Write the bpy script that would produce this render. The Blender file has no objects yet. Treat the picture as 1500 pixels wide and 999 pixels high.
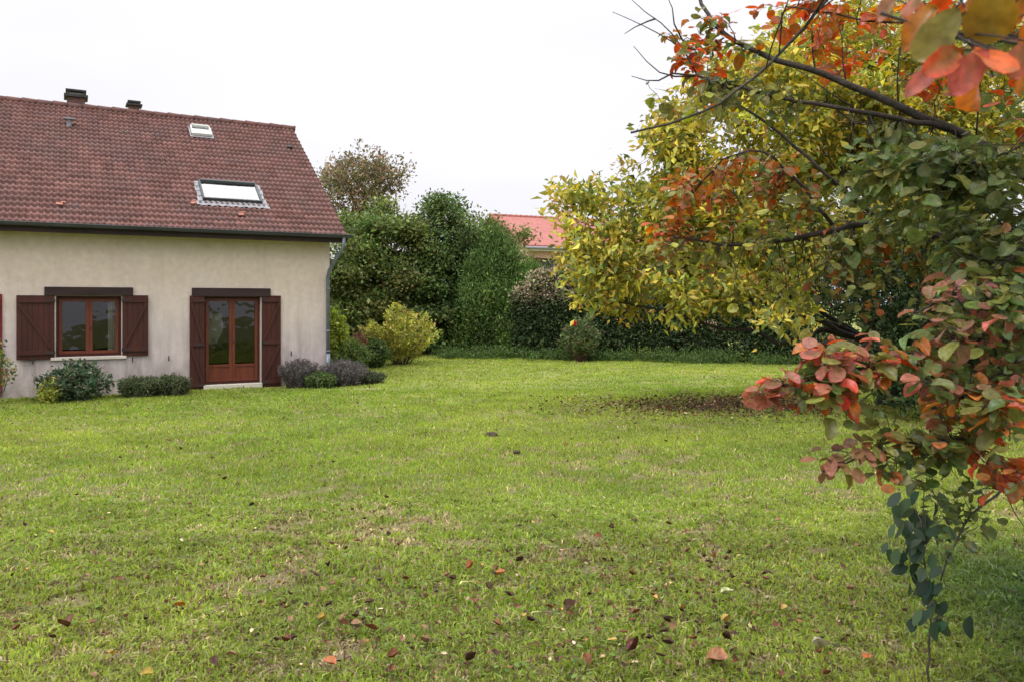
import bpy, math, random
import numpy as np
from mathutils import Vector, Matrix
R = math.radians
rng = np.random.default_rng(7)
random.seed(7)
scn = bpy.context.scene
COL = scn.collection
F, CX, HY, EYE = 1200.0, 750.0, 445.0, 2.0

# ------------------------------------------------------------------ helpers
def P(px, py, d):
    """a place given by its bearing and its distance ahead of the viewpoint"""
    return np.array([(px - CX) / F * d, d, EYE - (py - HY) / F * d])
def sl(c):
    """sRGB 0-255 to linear"""
    out = []
    for v in c:
        v = v / 255.0
        out.append(v / 12.92 if v < .04045 else ((v + .055) / 1.055) ** 2.4)
    return np.array(out)
def smooth(a, b, x):
    t = np.clip((x - a) / (b - a), 0, 1); return t * t * (3 - 2 * t)
_perm = np.random.default_rng(3).random((256, 256))
def vnoise(x, y):
    xi = np.floor(x).astype(int); yi = np.floor(y).astype(int); fx = x - xi; fy = y - yi
    fx = fx * fx * (3 - 2 * fx); fy = fy * fy * (3 - 2 * fy)
    g = lambda i, j: _perm[i % 256, j % 256]
    return (g(xi, yi) * (1 - fx) + g(xi + 1, yi) * fx) * (1 - fy) + (g(xi, yi + 1) * (1 - fx) + g(xi + 1, yi + 1) * fx) * fy
def fbm(x, y, o=4):
    s = 0; a = .5; t = 0
    for k in range(o):
        s = s + a * vnoise(x + 17.3 * k, y + 9.1 * k); t += a; a *= .5; x = x * 2.03; y = y * 2.03
    return s / t
def gz(x, y):
    x = np.asarray(x, float); y = np.asarray(y, float)
    near = 1 - smooth(3, 17, y)
    lump = (fbm(x * .9, y * .9, 3) - .5) * .07 * (1 - smooth(40, 60, np.abs(y)))
    return .3 * near + lump + .12 * np.exp(-((x - 4.5) ** 2 / 14 + (y - 16) ** 2 / 10))
def gzs(x, y): return float(gz(x, y))

def tag(o, label=None, cat=None, group=None, kind=None):
    if label: o['label'] = label
    if cat: o['category'] = cat
    if group: o['group'] = group
    if kind: o['kind'] = kind
    return o
def empty(name, loc, label, cat, group=None, rz=0):
    o = bpy.data.objects.new(name, None); COL.objects.link(o)
    o.location = loc; o.rotation_euler = (0, 0, rz); o.empty_display_size = .2
    return tag(o, label, cat, group)
def link(name, me, mat, parent=None, local=True):
    o = bpy.data.objects.new(name, me); COL.objects.link(o)
    if mat is not None and not me.materials: me.materials.append(mat)
    if parent is not None:
        o.parent = parent
        if not local:
            o.matrix_parent_inverse = (Matrix.Translation(parent.location) @ parent.rotation_euler.to_matrix().to_4x4()).inverted()
    return o
def np_mesh(name, verts, faces, cols=None, smoothf=False, facecols=None):
    """faces: list of (M,k) int arrays"""
    me = bpy.data.meshes.new(name)
    verts = np.asarray(verts, np.float32)
    me.vertices.add(len(verts)); me.vertices.foreach_set('co', verts.ravel())
    loops = np.concatenate([f.ravel() for f in faces]).astype(np.int32)
    tot = np.concatenate([np.full(len(f), f.shape[1], np.int32) for f in faces])
    st = np.concatenate([[0], np.cumsum(tot)[:-1]]).astype(np.int32)
    me.loops.add(len(loops)); me.loops.foreach_set('vertex_index', loops)
    me.polygons.add(len(tot)); me.polygons.foreach_set('loop_start', st); me.polygons.foreach_set('loop_total', tot)
    if smoothf: me.polygons.foreach_set('use_smooth', np.ones(len(tot), bool))
    me.update(calc_edges=True)
    if cols is not None:
        a = me.attributes.new('col', 'FLOAT_COLOR', 'POINT')
        a.data.foreach_set('color', np.hstack([cols, np.ones((len(cols), 1))]).astype(np.float32).ravel())
    if facecols is not None:
        a = me.attributes.new('col', 'FLOAT_COLOR', 'FACE')
        a.data.foreach_set('color', np.hstack([facecols, np.ones((len(facecols), 1))]).astype(np.float32).ravel())
    return me

class MB:
    def __init__(s): s.v = []; s.f = []
    def box(s, x0, x1, y0, y1, z0, z1, M=None):
        b = len(s.v)
        for z in (z0, z1):
            for x, y in ((x0, y0), (x1, y0), (x1, y1), (x0, y1)):
                p = Vector((x, y, z)); s.v.append(tuple(M @ p) if M else tuple(p))
        for f in ((3, 2, 1, 0), (4, 5, 6, 7), (0, 1, 5, 4), (1, 2, 6, 5), (2, 3, 7, 6), (3, 0, 4, 7)):
            s.f.append(tuple(b + i for i in f))
        return s
    def prism(s, poly, y0, y1):
        """poly in x,z extruded along y"""
        b = len(s.v); n = len(poly)
        for y in (y0, y1):
            for x, z in poly: s.v.append((x, y, z))
        s.f.append(tuple(b + i for i in range(n))); s.f.append(tuple(b + n + i for i in reversed(range(n))))
        for i in range(n):
            j = (i + 1) % n; s.f.append((b + i, b + n + i, b + n + j, b + j))
        return s
    def tube(s, pts, rad, n=8, cap=True):
        pts = [Vector(p) for p in pts]; b = len(s.v)
        if not hasattr(rad, '__len__'): rad = [rad] * len(pts)
        up = Vector((.31, .17, 1)).normalized()
        for i, p in enumerate(pts):
            d = (pts[min(i + 1, len(pts) - 1)] - pts[max(i - 1, 0)])
            if d.length < 1e-9: d = Vector((0, 0, 1))
            d.normalize(); u = d.cross(up)
            if u.length < 1e-3: u = d.cross(Vector((1, 0, 0)))
            u.normalize(); w = d.cross(u)
            for k in range(n):
                a = 2 * math.pi * k / n
                s.v.append(tuple(p + (u * math.cos(a) + w * math.sin(a)) * rad[i]))
        for i in range(len(pts) - 1):
            for k in range(n):
                k2 = (k + 1) % n
                s.f.append((b + i * n + k, b + i * n + k2, b + (i + 1) * n + k2, b + (i + 1) * n + k))
        if cap:
            s.f.append(tuple(b + k for k in reversed(range(n)))); e = b + (len(pts) - 1) * n
            s.f.append(tuple(e + k for k in range(n)))
        return s
    def build(s, name, mat, parent=None, smoothf=False, local=True, bevel=0):
        me = bpy.data.meshes.new(name); me.from_pydata(s.v, [], s.f); me.update()
        if smoothf: me.polygons.foreach_set('use_smooth', [True] * len(me.polygons))
        o = link(name, me, mat, parent, local)
        if bevel:
            m = o.modifiers.new('bevel', 'BEVEL'); m.width = bevel; m.segments = 1; m.limit_method = 'ANGLE'
        return o

# ------------------------------------------------------------------ materials
def mat(name):
    m = bpy.data.materials.new(name); m.use_nodes = True; nt = m.node_tree
    b = nt.nodes['Principled BSDF']; return m, nt, b
def N(nt, t, **kw):
    n = nt.nodes.new(t)
    for k, v in kw.items(): setattr(n, k, v)
    return n
def noise_mat(name, c1, c2, scale=8, rough=.7, bump=.2, bscale=None, metallic=0, stretch=(1, 1, 1), spec=.3):
    m, nt, b = mat(name); L = nt.links
    tc = N(nt, 'ShaderNodeTexCoord'); mp = N(nt, 'ShaderNodeMapping'); mp.inputs['Scale'].default_value = stretch
    L.new(tc.outputs['Object'], mp.inputs[0])
    n = N(nt, 'ShaderNodeTexNoise'); n.inputs['Scale'].default_value = scale; n.inputs['Detail'].default_value = 6
    L.new(mp.outputs[0], n.inputs['Vector'])
    r = N(nt, 'ShaderNodeValToRGB'); r.color_ramp.elements[0].position = .3; r.color_ramp.elements[1].position = .7
    r.color_ramp.elements[0].color = (*c1, 1); r.color_ramp.elements[1].color = (*c2, 1)
    L.new(n.outputs['Fac'], r.inputs[0]); L.new(r.outputs[0], b.inputs['Base Color'])
    b.inputs['Roughness'].default_value = rough; b.inputs['Metallic'].default_value = metallic
    b.inputs['Specular IOR Level'].default_value = spec
    if bump:
        n2 = N(nt, 'ShaderNodeTexNoise'); n2.inputs['Scale'].default_value = bscale or scale * 4; n2.inputs['Detail'].default_value = 5
        L.new(mp.outputs[0], n2.inputs['Vector'])
        bp = N(nt, 'ShaderNodeBump'); bp.inputs['Strength'].default_value = bump; bp.inputs['Distance'].default_value = .02
        L.new(n2.outputs['Fac'], bp.inputs['Height']); L.new(bp.outputs[0], b.inputs['Normal'])
    return m
def leaf_mat(name, trans=.35, gloss=.05, grough=.35, mottle=0):
    m, nt, b = mat(name); L = nt.links; nt.nodes.remove(b)
    out = nt.nodes['Material Output']
    at = N(nt, 'ShaderNodeAttribute', attribute_name='col')
    d = N(nt, 'ShaderNodeBsdfDiffuse'); t = N(nt, 'ShaderNodeBsdfTranslucent'); g = N(nt, 'ShaderNodeBsdfGlossy')
    g.inputs['Roughness'].default_value = grough; g.inputs['Color'].default_value = (.9, .93, 1, 1)
    acol = at.outputs['Color']
    if mottle:
        tc = N(nt, 'ShaderNodeTexCoord'); n = N(nt, 'ShaderNodeTexNoise'); n.inputs['Scale'].default_value = mottle; n.inputs['Detail'].default_value = 5
        L.new(tc.outputs['Object'], n.inputs['Vector'])
        mr = N(nt, 'ShaderNodeMapRange'); mr.inputs[1].default_value = .3; mr.inputs[2].default_value = .7; mr.inputs[3].default_value = .62; mr.inputs[4].default_value = 1.3; L.new(n.outputs['Fac'], mr.inputs[0])
        sc_ = N(nt, 'ShaderNodeVectorMath', operation='SCALE'); L.new(acol, sc_.inputs[0]); L.new(mr.outputs[0], sc_.inputs['Scale'])
        n2 = N(nt, 'ShaderNodeTexNoise'); n2.inputs['Scale'].default_value = mottle * .45; n2.inputs['Detail'].default_value = 4; L.new(tc.outputs['Object'], n2.inputs['Vector'])
        mr2 = N(nt, 'ShaderNodeMapRange'); mr2.inputs[1].default_value = .5; mr2.inputs[2].default_value = .68; mr2.inputs[4].default_value = .5; L.new(n2.outputs['Fac'], mr2.inputs[0])
        x_ = N(nt, 'ShaderNodeMix', data_type='RGBA'); L.new(mr2.outputs[0], x_.inputs[0]); L.new(sc_.outputs[0], x_.inputs[6]); x_.inputs[7].default_value = (.17, .13, .04, 1)
        acol = x_.outputs[2]
        bp = N(nt, 'ShaderNodeBump'); bp.inputs['Strength'].default_value = .5; bp.inputs['Distance'].default_value = .004; L.new(n.outputs['Fac'], bp.inputs['Height'])
        L.new(bp.outputs[0], g.inputs['Normal']); L.new(bp.outputs[0], d.inputs['Normal'])
    L.new(acol, d.inputs['Color'])
    hs = N(nt, 'ShaderNodeHueSaturation'); hs.inputs['Saturation'].default_value = 1.1; hs.inputs['Value'].default_value = 1.25
    L.new(acol, hs.inputs['Color']); L.new(hs.outputs[0], t.inputs['Color'])
    m1 = N(nt, 'ShaderNodeMixShader'); m1.inputs[0].default_value = trans
    L.new(d.outputs[0], m1.inputs[1]); L.new(t.outputs[0], m1.inputs[2])
    m2 = N(nt, 'ShaderNodeMixShader'); lw = N(nt, 'ShaderNodeLayerWeight'); lw.inputs['Blend'].default_value = .25
    ma = N(nt, 'ShaderNodeMath', operation='MULTIPLY_ADD'); ma.inputs[1].default_value = gloss * 4; ma.inputs[2].default_value = gloss
    L.new(lw.outputs['Fresnel'], ma.inputs[0]); L.new(ma.outputs[0], m2.inputs[0])
    L.new(m1.outputs[0], m2.inputs[1]); L.new(g.outputs[0], m2.inputs[2]); L.new(m2.outputs[0], out.inputs[0])
    return m
M_leaf = leaf_mat('leaf', .35, .014, .45)
M_leafw = leaf_mat('waxy_leaf', .38, .022, .38, 70)
M_dead = leaf_mat('dead_leaf', .12, .004, .6, 60)
M_leafd = leaf_mat('evergreen_leaf', .18, .008, .5)
M_grass = leaf_mat('grass_blade', .5, .012, .5)
M_bark = noise_mat('bark', (.05, .042, .035), (.12, .10, .085), 12, .9, .5, stretch=(1, 1, .3))
M_bark2 = noise_mat('dark_bark', (.025, .02, .017), (.07, .058, .05), 14, .85, .5)
M_shutter = noise_mat('shutter_paint', (.042, .0105, .008), (.064, .017, .012), 5, .5, .15, 60, stretch=(1, 1, .12))
M_redpaint = noise_mat('red_shutter_paint', (.13, .008, .012), (.17, .012, .016), 5, .5, .1)
M_wood = noise_mat('stained_frame', (.095, .022, .012), (.14, .035, .018), 9, .42, .1, 60, stretch=(1, 1, .2))
M_beam = noise_mat('dark_beam', (.022, .012, .012), (.042, .022, .020), 6, .7, .3, 40, stretch=(.2, 1, 1))
M_zinc = noise_mat('zinc', (.13, .15, .18), (.20, .225, .26), 5, .45, .05, metallic=.3)
M_gutter = noise_mat('gutter_metal', (.045, .048, .052), (.085, .09, .095), 4, .5, .1, stretch=(.3, 1, 1))
M_stone = noise_mat('sill_stone', (.42, .38, .33), (.55, .5, .44), 10, .8, .15)
M_white = noise_mat('white_frame', (.6, .6, .58), (.7, .7, .68), 10, .5, 0)
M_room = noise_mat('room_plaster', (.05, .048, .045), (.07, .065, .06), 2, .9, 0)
M_curtain = noise_mat('curtain', (.6, .58, .5), (.75, .72, .65), 3, .9, .2, stretch=(20, 20, .5))
M_lead = noise_mat('lead_flashing', (.20, .20, .22), (.27, .27, .29), 8, .45, .2)
M_darkmetal = noise_mat('dark_cowl', (.02, .02, .02), (.045, .042, .04), 6, .6, .1)
M_cowlc = noise_mat('cowl_slat', (.12, .11, .10), (.2, .19, .18), 6, .7, .1)
M_brick = noise_mat('brick_red', (.10, .06, .055), (.17, .09, .08), 18, .9, .3)
M_soil = noise_mat('soil', (.03, .022, .016), (.07, .05, .035), 30, .95, .6)

def glass_mat(name, refl=.12, tint=(.75, .8, .78)):
    m, nt, b = mat(name); L = nt.links; nt.nodes.remove(b); out = nt.nodes['Material Output']
    t = N(nt, 'ShaderNodeBsdfTransparent'); t.inputs[0].default_value = (*tint, 1)
    g = N(nt, 'ShaderNodeBsdfGlossy'); g.inputs['Roughness'].default_value = .02; g.inputs['Color'].default_value = (1, 1, 1, 1)
    lw = N(nt, 'ShaderNodeFresnel'); lw.inputs[0].default_value = 1.5
    ma = N(nt, 'ShaderNodeMath', operation='ADD'); ma.inputs[1].default_value = refl; L.new(lw.outputs[0], ma.inputs[0])
    x = N(nt, 'ShaderNodeMixShader'); L.new(ma.outputs[0], x.inputs[0]); L.new(t.outputs[0], x.inputs[1]); L.new(g.outputs[0], x.inputs[2])
    n = N(nt, 'ShaderNodeTexNoise'); n.inputs['Scale'].default_value = 2.2
    tc = N(nt, 'ShaderNodeTexCoord'); L.new(tc.outputs['Object'], n.inputs['Vector'])
    bp = N(nt, 'ShaderNodeBump'); bp.inputs['Strength'].default_value = .12; bp.inputs['Distance'].default_value = .05
    L.new(n.outputs['Fac'], bp.inputs['Height']); L.new(bp.outputs[0], g.inputs['Normal'])
    L.new(x.outputs[0], out.inputs[0]); return m
M_glass = glass_mat('window_glass', .025, (.55, .58, .56))
M_skyglass = glass_mat('roof_glass', .26, (.85, .88, .85))

# weathered wall render
def wall_mat():
    m, nt, b = mat('weathered_render'); L = nt.links
    tc = N(nt, 'ShaderNodeTexCoord'); sx = N(nt, 'ShaderNodeSeparateXYZ'); L.new(tc.outputs['Object'], sx.inputs[0])
    def nz(scale, st, det=6):
        mp = N(nt, 'ShaderNodeMapping'); mp.inputs['Scale'].default_value = st; L.new(tc.outputs['Object'], mp.inputs[0])
        n = N(nt, 'ShaderNodeTexNoise'); n.inputs['Scale'].default_value = scale; n.inputs['Detail'].default_value = det
        n.inputs['Roughness'].default_value = .62
        L.new(mp.outputs[0], n.inputs['Vector']); return n.outputs['Fac']
    def mixc(f, a, c, typ='MIX'):
        x = N(nt, 'ShaderNodeMix', data_type='RGBA', blend_type=typ)
        if isinstance(f, float): x.inputs[0].default_value = f
        else: L.new(f, x.inputs[0])
        for i, v in ((6, a), (7, c)):
            if isinstance(v, tuple): x.inputs[i].default_value = (*v, 1)
            else: L.new(v, x.inputs[i])
        return x.outputs[2]
    def mr(v, a, b_, c=0., d=1.):
        x = N(nt, 'ShaderNodeMapRange'); L.new(v, x.inputs[0])
        for i, q in enumerate((a, b_, c, d)): x.inputs[1 + i].default_value = q
        return x.outputs[0]
    def mth(op, a, c):
        x = N(nt, 'ShaderNodeMath', operation=op)
        for i, v in enumerate((a, c)):
            if isinstance(v, (int, float)): x.inputs[i].default_value = v
            else: L.new(v, x.inputs[i])
        return x.outputs[0]
    base = mixc(mr(nz(1.2, (1, 1, 1)), .3, .7), (.67, .55, .455), (.73, .615, .52))
    # washed, greyer lower half with an uneven upper edge
    edge = mth('ADD', sx.outputs['Z'], mth('MULTIPLY', nz(.9, (1, 1, .35)), -1.6))
    low = mr(edge, 1.9, .5)
    c = mixc(low, base, (.55, .475, .47))
    # vertical run-off streaks
    st = mr(nz(1.6, (2.2, 2.2, .35)), .47, .70, 0., .62)
    st2 = mth('MULTIPLY', st, mr(sx.outputs['Z'], 2.9, .6, .15, 1.))
    c = mixc(st2, c, (.25, .21, .20))
    # mould and splash dirt low down, in patches
    dp = mth('MULTIPLY', mr(nz(2.6, (1, 1, .6)), .40, .66), mr(sx.outputs['Z'], 1.7, .1, 0., 1.))
    foot = mth('MULTIPLY', mr(sx.outputs['Z'], .75, .0), mr(nz(3.2, (1, 1, 1), 8), .3, .6)); c = mixc(mth('MULTIPLY', foot, .55), c, (.20, .18, .15))
    # rain run-off beneath the sill ends, shutters and catches
    for cx_, z1_, w_ in ((W1[0] - .45, W1[2], .30), (W1[1] + .35, W1[2], .30), (W1[0] - .1, W1[2] - .05, .05), (W1[1] + .1, W1[2] - .05, .05)):
        dxx = mth('ABSOLUTE', mth('SUBTRACT', sx.outputs['X'], cx_), 0); a_ = mth('MULTIPLY', mr(dxx, w_, w_ * .2), mr(sx.outputs['Z'], z1_ - .95, z1_ - .05))
        a_ = mth('MULTIPLY', a_, mr(sx.outputs['Z'], z1_ + .02, z1_ - .03)); a_ = mth('MULTIPLY', a_, mr(nz(5, (2.5, 2.5, .35), 5), .38, .62)); c = mixc(mth('MULTIPLY', a_, .6), c, (.19, .165, .155))
    c = mixc(mth('MULTIPLY', dp, .7), c, (.15, .13, .12))
    sp = mr(nz(22, (1, 1, 1), 3), .62, .72, 0., .35)
    c = mixc(sp, c, (.3, .26, .22))
    c = mixc(mr(nz(7, (1, 1, 1), 8), .35, .75, 0., .45), c, (.40, .345, .31))
    L.new(c, b.inputs['Base Color']); b.inputs['Roughness'].default_value = .93; b.inputs['Specular IOR Level'].default_value = .1
    bp = N(nt, 'ShaderNodeBump'); bp.inputs['Strength'].default_value = .35; bp.inputs['Distance'].default_value = .01
    L.new(nz(70, (1, 1, 1), 4), bp.inputs['Height']); L.new(bp.outputs[0], b.inputs['Normal'])
    return m
def attr_mat(name, rough=.85, bump=.3, scale=40, dirt=None):
    m, nt, b = mat(name); L = nt.links
    at = N(nt, 'ShaderNodeAttribute', attribute_name='col')
    tc = N(nt, 'ShaderNodeTexCoord'); n = N(nt, 'ShaderNodeTexNoise'); n.inputs['Scale'].default_value = scale; n.inputs['Detail'].default_value = 5
    L.new(tc.outputs['Object'], n.inputs['Vector'])
    mr = N(nt, 'ShaderNodeMapRange'); mr.inputs[3].default_value = .72; mr.inputs[4].default_value = 1.28; L.new(n.outputs['Fac'], mr.inputs[0])
    mx = N(nt, 'ShaderNodeVectorMath', operation='SCALE'); L.new(at.outputs['Color'], mx.inputs[0]); L.new(mr.outputs[0], mx.inputs['Scale'])
    last = mx.outputs[0]
    if dirt:
        n3 = N(nt, 'ShaderNodeTexNoise'); n3.inputs['Scale'].default_value = .9; n3.inputs['Detail'].default_value = 6; L.new(tc.outputs['Object'], n3.inputs['Vector'])
        r3 = N(nt, 'ShaderNodeMapRange'); r3.inputs[1].default_value = .45; r3.inputs[2].default_value = .7; r3.inputs[4].default_value = .45; L.new(n3.outputs['Fac'], r3.inputs[0])
        x = N(nt, 'ShaderNodeMix', data_type='RGBA'); L.new(r3.outputs[0], x.inputs[0]); L.new(last, x.inputs[6]); x.inputs[7].default_value = (*dirt, 1); last = x.outputs[2]
    L.new(last, b.inputs['Base Color']); b.inputs['Roughness'].default_value = rough; b.inputs['Specular IOR Level'].default_value = .25
    bp = N(nt, 'ShaderNodeBump'); bp.inputs['Strength'].default_value = bump; bp.inputs['Distance'].default_value = .02
    L.new(n.outputs['Fac'], bp.inputs['Height']); L.new(bp.outputs[0], b.inputs['Normal'])
    return m
M_tile = attr_mat('roof_tile', .8, .3, 30, dirt=(.11, .075, .068))
M_ground = attr_mat('lawn_soil', .95, .8, 60)

# ------------------------------------------------------------------ leaf templates (u along, v across, w out)
def T_rhomb():
    return np.array([[0, 0, 0], [.45, .5, .10], [1, 0, -.05], [.45, -.5, .10]]), [np.array([[0, 1, 2], [0, 2, 3]])]
def T_oval():
    o = [(0, 0), (.22, .38), (.55, .5), (.85, .3), (1, 0), (.85, -.3), (.55, -.5), (.22, -.38)]
    v = [[u, s, .16 * abs(s) - .12 * u * u] for u, s in o] + [[.5, 0, -.03]]
    return np.array(v), [np.array([[0, 1, 2], [0, 2, 8], [8, 2, 3], [8, 3, 4], [0, 8, 6], [0, 6, 7], [8, 5, 6], [8, 4, 5]])]
def T_round():
    o = [(.0, .0), (.10, .17), (.30, .38), (.55, .48), (.80, .42), (.96, .20), (1.0, 0), (.96, -.20), (.80, -.42), (.55, -.48), (.30, -.38), (.10, -.17)]
    v = [[u, s, .30 * abs(s) ** 1.5 - .16 * u * u + .03 * math.sin(9 * u)] for u, s in o] + [[.3, 0, -.015], [.55, 0, -.05], [.8, 0, -.1]]
    f3 = np.array([[0, 1, 12], [0, 12, 11], [5, 6, 14], [14, 6, 7], [1, 2, 12], [12, 10, 11]])
    f4 = np.array([[12, 2, 3, 13], [13, 3, 4, 14], [12, 13, 9, 10], [13, 14, 8, 9]])
    f3b = np.array([[14, 4, 5], [14, 7, 8]])
    return np.array(v), [np.vstack([f3, f3b]), f4]
def T_fine(nu=9, nv=7):
    v = []
    for i in range(nu):
        u = .5 - .5 * math.cos(math.pi * i / (nu - 1)); w = .5 * (math.sqrt(max(0, 1 - ((u - .56) / .56) ** 2)) ** 1.25 if u < .56 else math.sqrt(max(0, 1 - ((u - .56) / .44) ** 2))) + .008
        for j in range(nv):
            q = (j / (nv - 1) - .5) * 2; vein = .012 * math.cos(u * 34 + abs(q) * 5) * (1 - abs(q) * .3)
            v.append([u * (1 - .04 * abs(q)), q * w * (1 + .05 * math.sin(u * 17 + j)), .16 * abs(q) ** 1.4 * math.sin(math.pi * u) - .22 * u * u + vein + (.05 * math.sin(u * 9 + (1.3 if q > 0 else 0)) * abs(q) ** 3)])
    I = np.arange(nu * nv).reshape(nu, nv)
    return np.array(v), [np.stack([I[:-1, :-1], I[:-1, 1:], I[1:, 1:], I[1:, :-1]], -1).reshape(-1, 4)]
RH, OV, RD0, RD = T_rhomb(), T_oval(), T_round(), T_fine()
def unit(a): return a / np.maximum(np.linalg.norm(a, axis=1, keepdims=True), 1e-9)
def leaves_mesh(name, c, axis, nrm, L, W, cols, tpl, smoothf=False):
    tv, tf = tpl; n = len(c); k = len(tv)
    axis = unit(axis); nrm = unit(nrm - axis * np.sum(axis * nrm, 1, keepdims=True)); side = np.cross(axis, nrm)
    L = np.broadcast_to(L, n)[:, None, None]; W = np.broadcast_to(W, n)[:, None, None]
    cup = rng.uniform(-.4, 2.1, n)[:, None, None]
    V = c[:, None, :] + tv[None, :, 0:1] * L * axis[:, None] + tv[None, :, 1:2] * W * side[:, None] + tv[None, :, 2:3] * L * cup * nrm[:, None]
    off = (np.arange(n) * k)[:, None, None]
    faces = [(f[None] + off).reshape(-1, f.shape[1]) for f in tf]
    return np_mesh(name, V.reshape(-1, 3), faces, np.repeat(cols, k, axis=0), smoothf)

def pick(pal, n, jit=.16):
    """pal: list of (weight, linear colour)"""
    w = np.array([p[0] for p in pal], float); w /= w.sum(); C = np.array([p[1] for p in pal])
    i = rng.choice(len(pal), n, p=w)
    return C[i] * np.exp(rng.normal(0, jit, (n, 1))) * np.exp(rng.normal(0, jit * .35, (n, 3)))

def curve(a, b, n, sag=.15, wob=.05):
    a = np.asarray(a, float); b = np.asarray(b, float); L = np.linalg.norm(b - a)
    t = np.linspace(0, 1, n)[:, None]
    p = a + (b - a) * t + np.array([0, 0, 1]) * sag * L * (4 * t * (1 - t)) * .5
    w = rng.normal(0, wob * L, (n, 3)); w[0] = 0; w[-1] = 0
    return p + w * .5

def sample_blobs(blobs, n, shell, hollow_noise=0):
    vol = np.array([b[1][0] * b[1][1] * b[1][2] for b in blobs]) ** .8; vol /= vol.sum()
    i = rng.choice(len(blobs), n, p=vol)
    d = unit(rng.normal(size=(n, 3))); r = rng.random((n, 1)) ** shell
    lumps = vnoise(d[:, 0] * 2.7 + i * 7.7 + 40, d[:, 2] * 2.7 + d[:, 1] * 1.9 + 30); r = r * (.70 + .62 * lumps)[:, None]
    C = np.array([b[0] for b in blobs], float)[i]; Rr = np.array([b[1] for b in blobs], float)[i]
    p = C + d * r * Rr; out = unit(d / Rr)
    return p, out
def build_foliage(name, parent, centers, outs, per, cr, L, W, pal, mtl, tpl=RH, flat=.7, clumpjit=.22, upw=.7, outw=.5, rnd=.6, leafjit=.15, axis_down=0., Lj=.25, topcol=None):
    n = len(centers) * per
    cc = np.repeat(centers, per, axis=0); oo = np.repeat(outs, per, axis=0)
    off = rng.normal(size=(n, 3)) * cr * np.array([1, 1, flat]); p = cc + off
    p[:, 2] = np.maximum(p[:, 2], gz(p[:, 0], p[:, 1]) + .04)
    nrm = oo * outw + np.array([0, 0, upw]) + rng.normal(size=(n, 3)) * rnd
    ax = unit(rng.normal(size=(n, 3)) * .8 + oo * .6 + unit(off) * .6 + np.array([0, 0, -axis_down]))
    cj = np.exp(rng.normal(0, clumpjit, (len(centers), 1))) * np.exp(rng.normal(0, clumpjit * .3, (len(centers), 3)))
    cols = pick(pal, n, leafjit) * np.repeat(cj, per, axis=0)
    if topcol is not None:
        zt, zr, tc, amt = topcol
        f = (smooth(zt - zr, zt + zr, p[:, 2] + rng.normal(0, zr * .6, n)) * (rng.random(n) < amt))[:, None]
        cols = cols * (1 - f) + pick(tc, n, leafjit) * f
    s = np.exp(rng.normal(0, Lj, n))
    me = leaves_mesh(name, p - ax * (L * .5 * s)[:, None], ax, nrm, L * s, W * s, np.clip(cols, 0, .9), tpl)
    return link(name, me, mtl, parent, local=False)
def build_wood(name, parent, base, top, r0, centers, mtl, nlimb=10, twigs=150, r_limb=.35, stems=None, sag=-.1):
    """trunk, limbs and twigs reaching into the clumps"""
    mt = MB(); base = np.array(base, float); top = np.array(top, float)
    tr = curve(base, top, 9, 0, .04); tr[0] = base
    rr = np.linspace(r0, r0 * .35, 9); rr[0] *= 1.35
    mt.tube(tr, rr, 9)
    tw = MB()
    nodes = [tr[3:]]; rads = [rr[3:]]
    if len(centers):
        idx = [int(rng.integers(len(centers)))]
        D = np.linalg.norm(centers - centers[idx[0]], axis=1)
        for _ in range(min(nlimb, len(centers)) - 1):
            k = int(np.argmax(D)); idx.append(k); D = np.minimum(D, np.linalg.norm(centers - centers[k], axis=1))
        for k in idx:
            c = centers[k]; j = int(np.clip((c[2] - base[2]) / max(top[2] - base[2], .1) * 6 - rng.random() * 2, 2, 7))
            pl = curve(tr[j], c, 8, sag, .05); ra = np.linspace(rr[j] * .42, r0 * .05, 8)
            tw.tube(pl, ra, 6); nodes.append(pl); rads.append(ra)
        A = np.vstack(nodes); Ra = np.concatenate(rads)
        sel = rng.permutation(len(centers))[:twigs]
        for k in sel:
            c = centers[k]; j = int(np.argmin(np.linalg.norm(A - c, axis=1)))
            pl = curve(A[j], c, 5, sag, .06); q = min(Ra[j] * .6, r0 * .14)
            tw.tube(pl, np.linspace(q, q * .25, 5), 4, cap=False)
    mt.build('trunk', mtl, parent, True, local=False)
    tw.build('branches', mtl, parent, True, local=False)

# ================================================================== WORLD, SUN, CAMERA
w = bpy.data.worlds.new('World'); scn.world = w; w.use_nodes = True; nt = w.node_tree; L = nt.links
bg = nt.nodes['Background']
SUN_EL, SUN_AZ = R(52), R(215)      # azimuth clockwise from +Y
sky = N(nt, 'ShaderNodeTexSky', sky_type='NISHITA'); sky.sun_disc = False; sky.sun_elevation = SUN_EL; sky.sun_rotation = SUN_AZ; sky.dust_density = 4
tc = N(nt, 'ShaderNodeTexCoord'); sx = N(nt, 'ShaderNodeSeparateXYZ'); L.new(tc.outputs['Generated'], sx.inputs[0])
rp = N(nt, 'ShaderNodeValToRGB'); L.new(sx.outputs['Z'], rp.inputs[0]); cr = rp.color_ramp
cr.elements[0].position = 0; cr.elements[0].color = (7.0, 6.95, 7.4, 1)
cr.elements[1].position = 1; cr.elements[1].color = (24, 23.8, 24, 1)
e = cr.elements.new(.33); e.color = (7.9, 7.8, 8.3, 1)
e = cr.elements.new(.55); e.color = (15, 15, 15.4, 1)
cn = N(nt, 'ShaderNodeTexNoise'); cn.inputs['Scale'].default_value = 1.6; cn.inputs['Detail'].default_value = 4
mpp = N(nt, 'ShaderNodeMapping'); mpp.inputs['Scale'].default_value = (1, 1, 2.5); L.new(tc.outputs['Generated'], mpp.inputs[0]); L.new(mpp.outputs[0], cn.inputs['Vector'])
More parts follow.
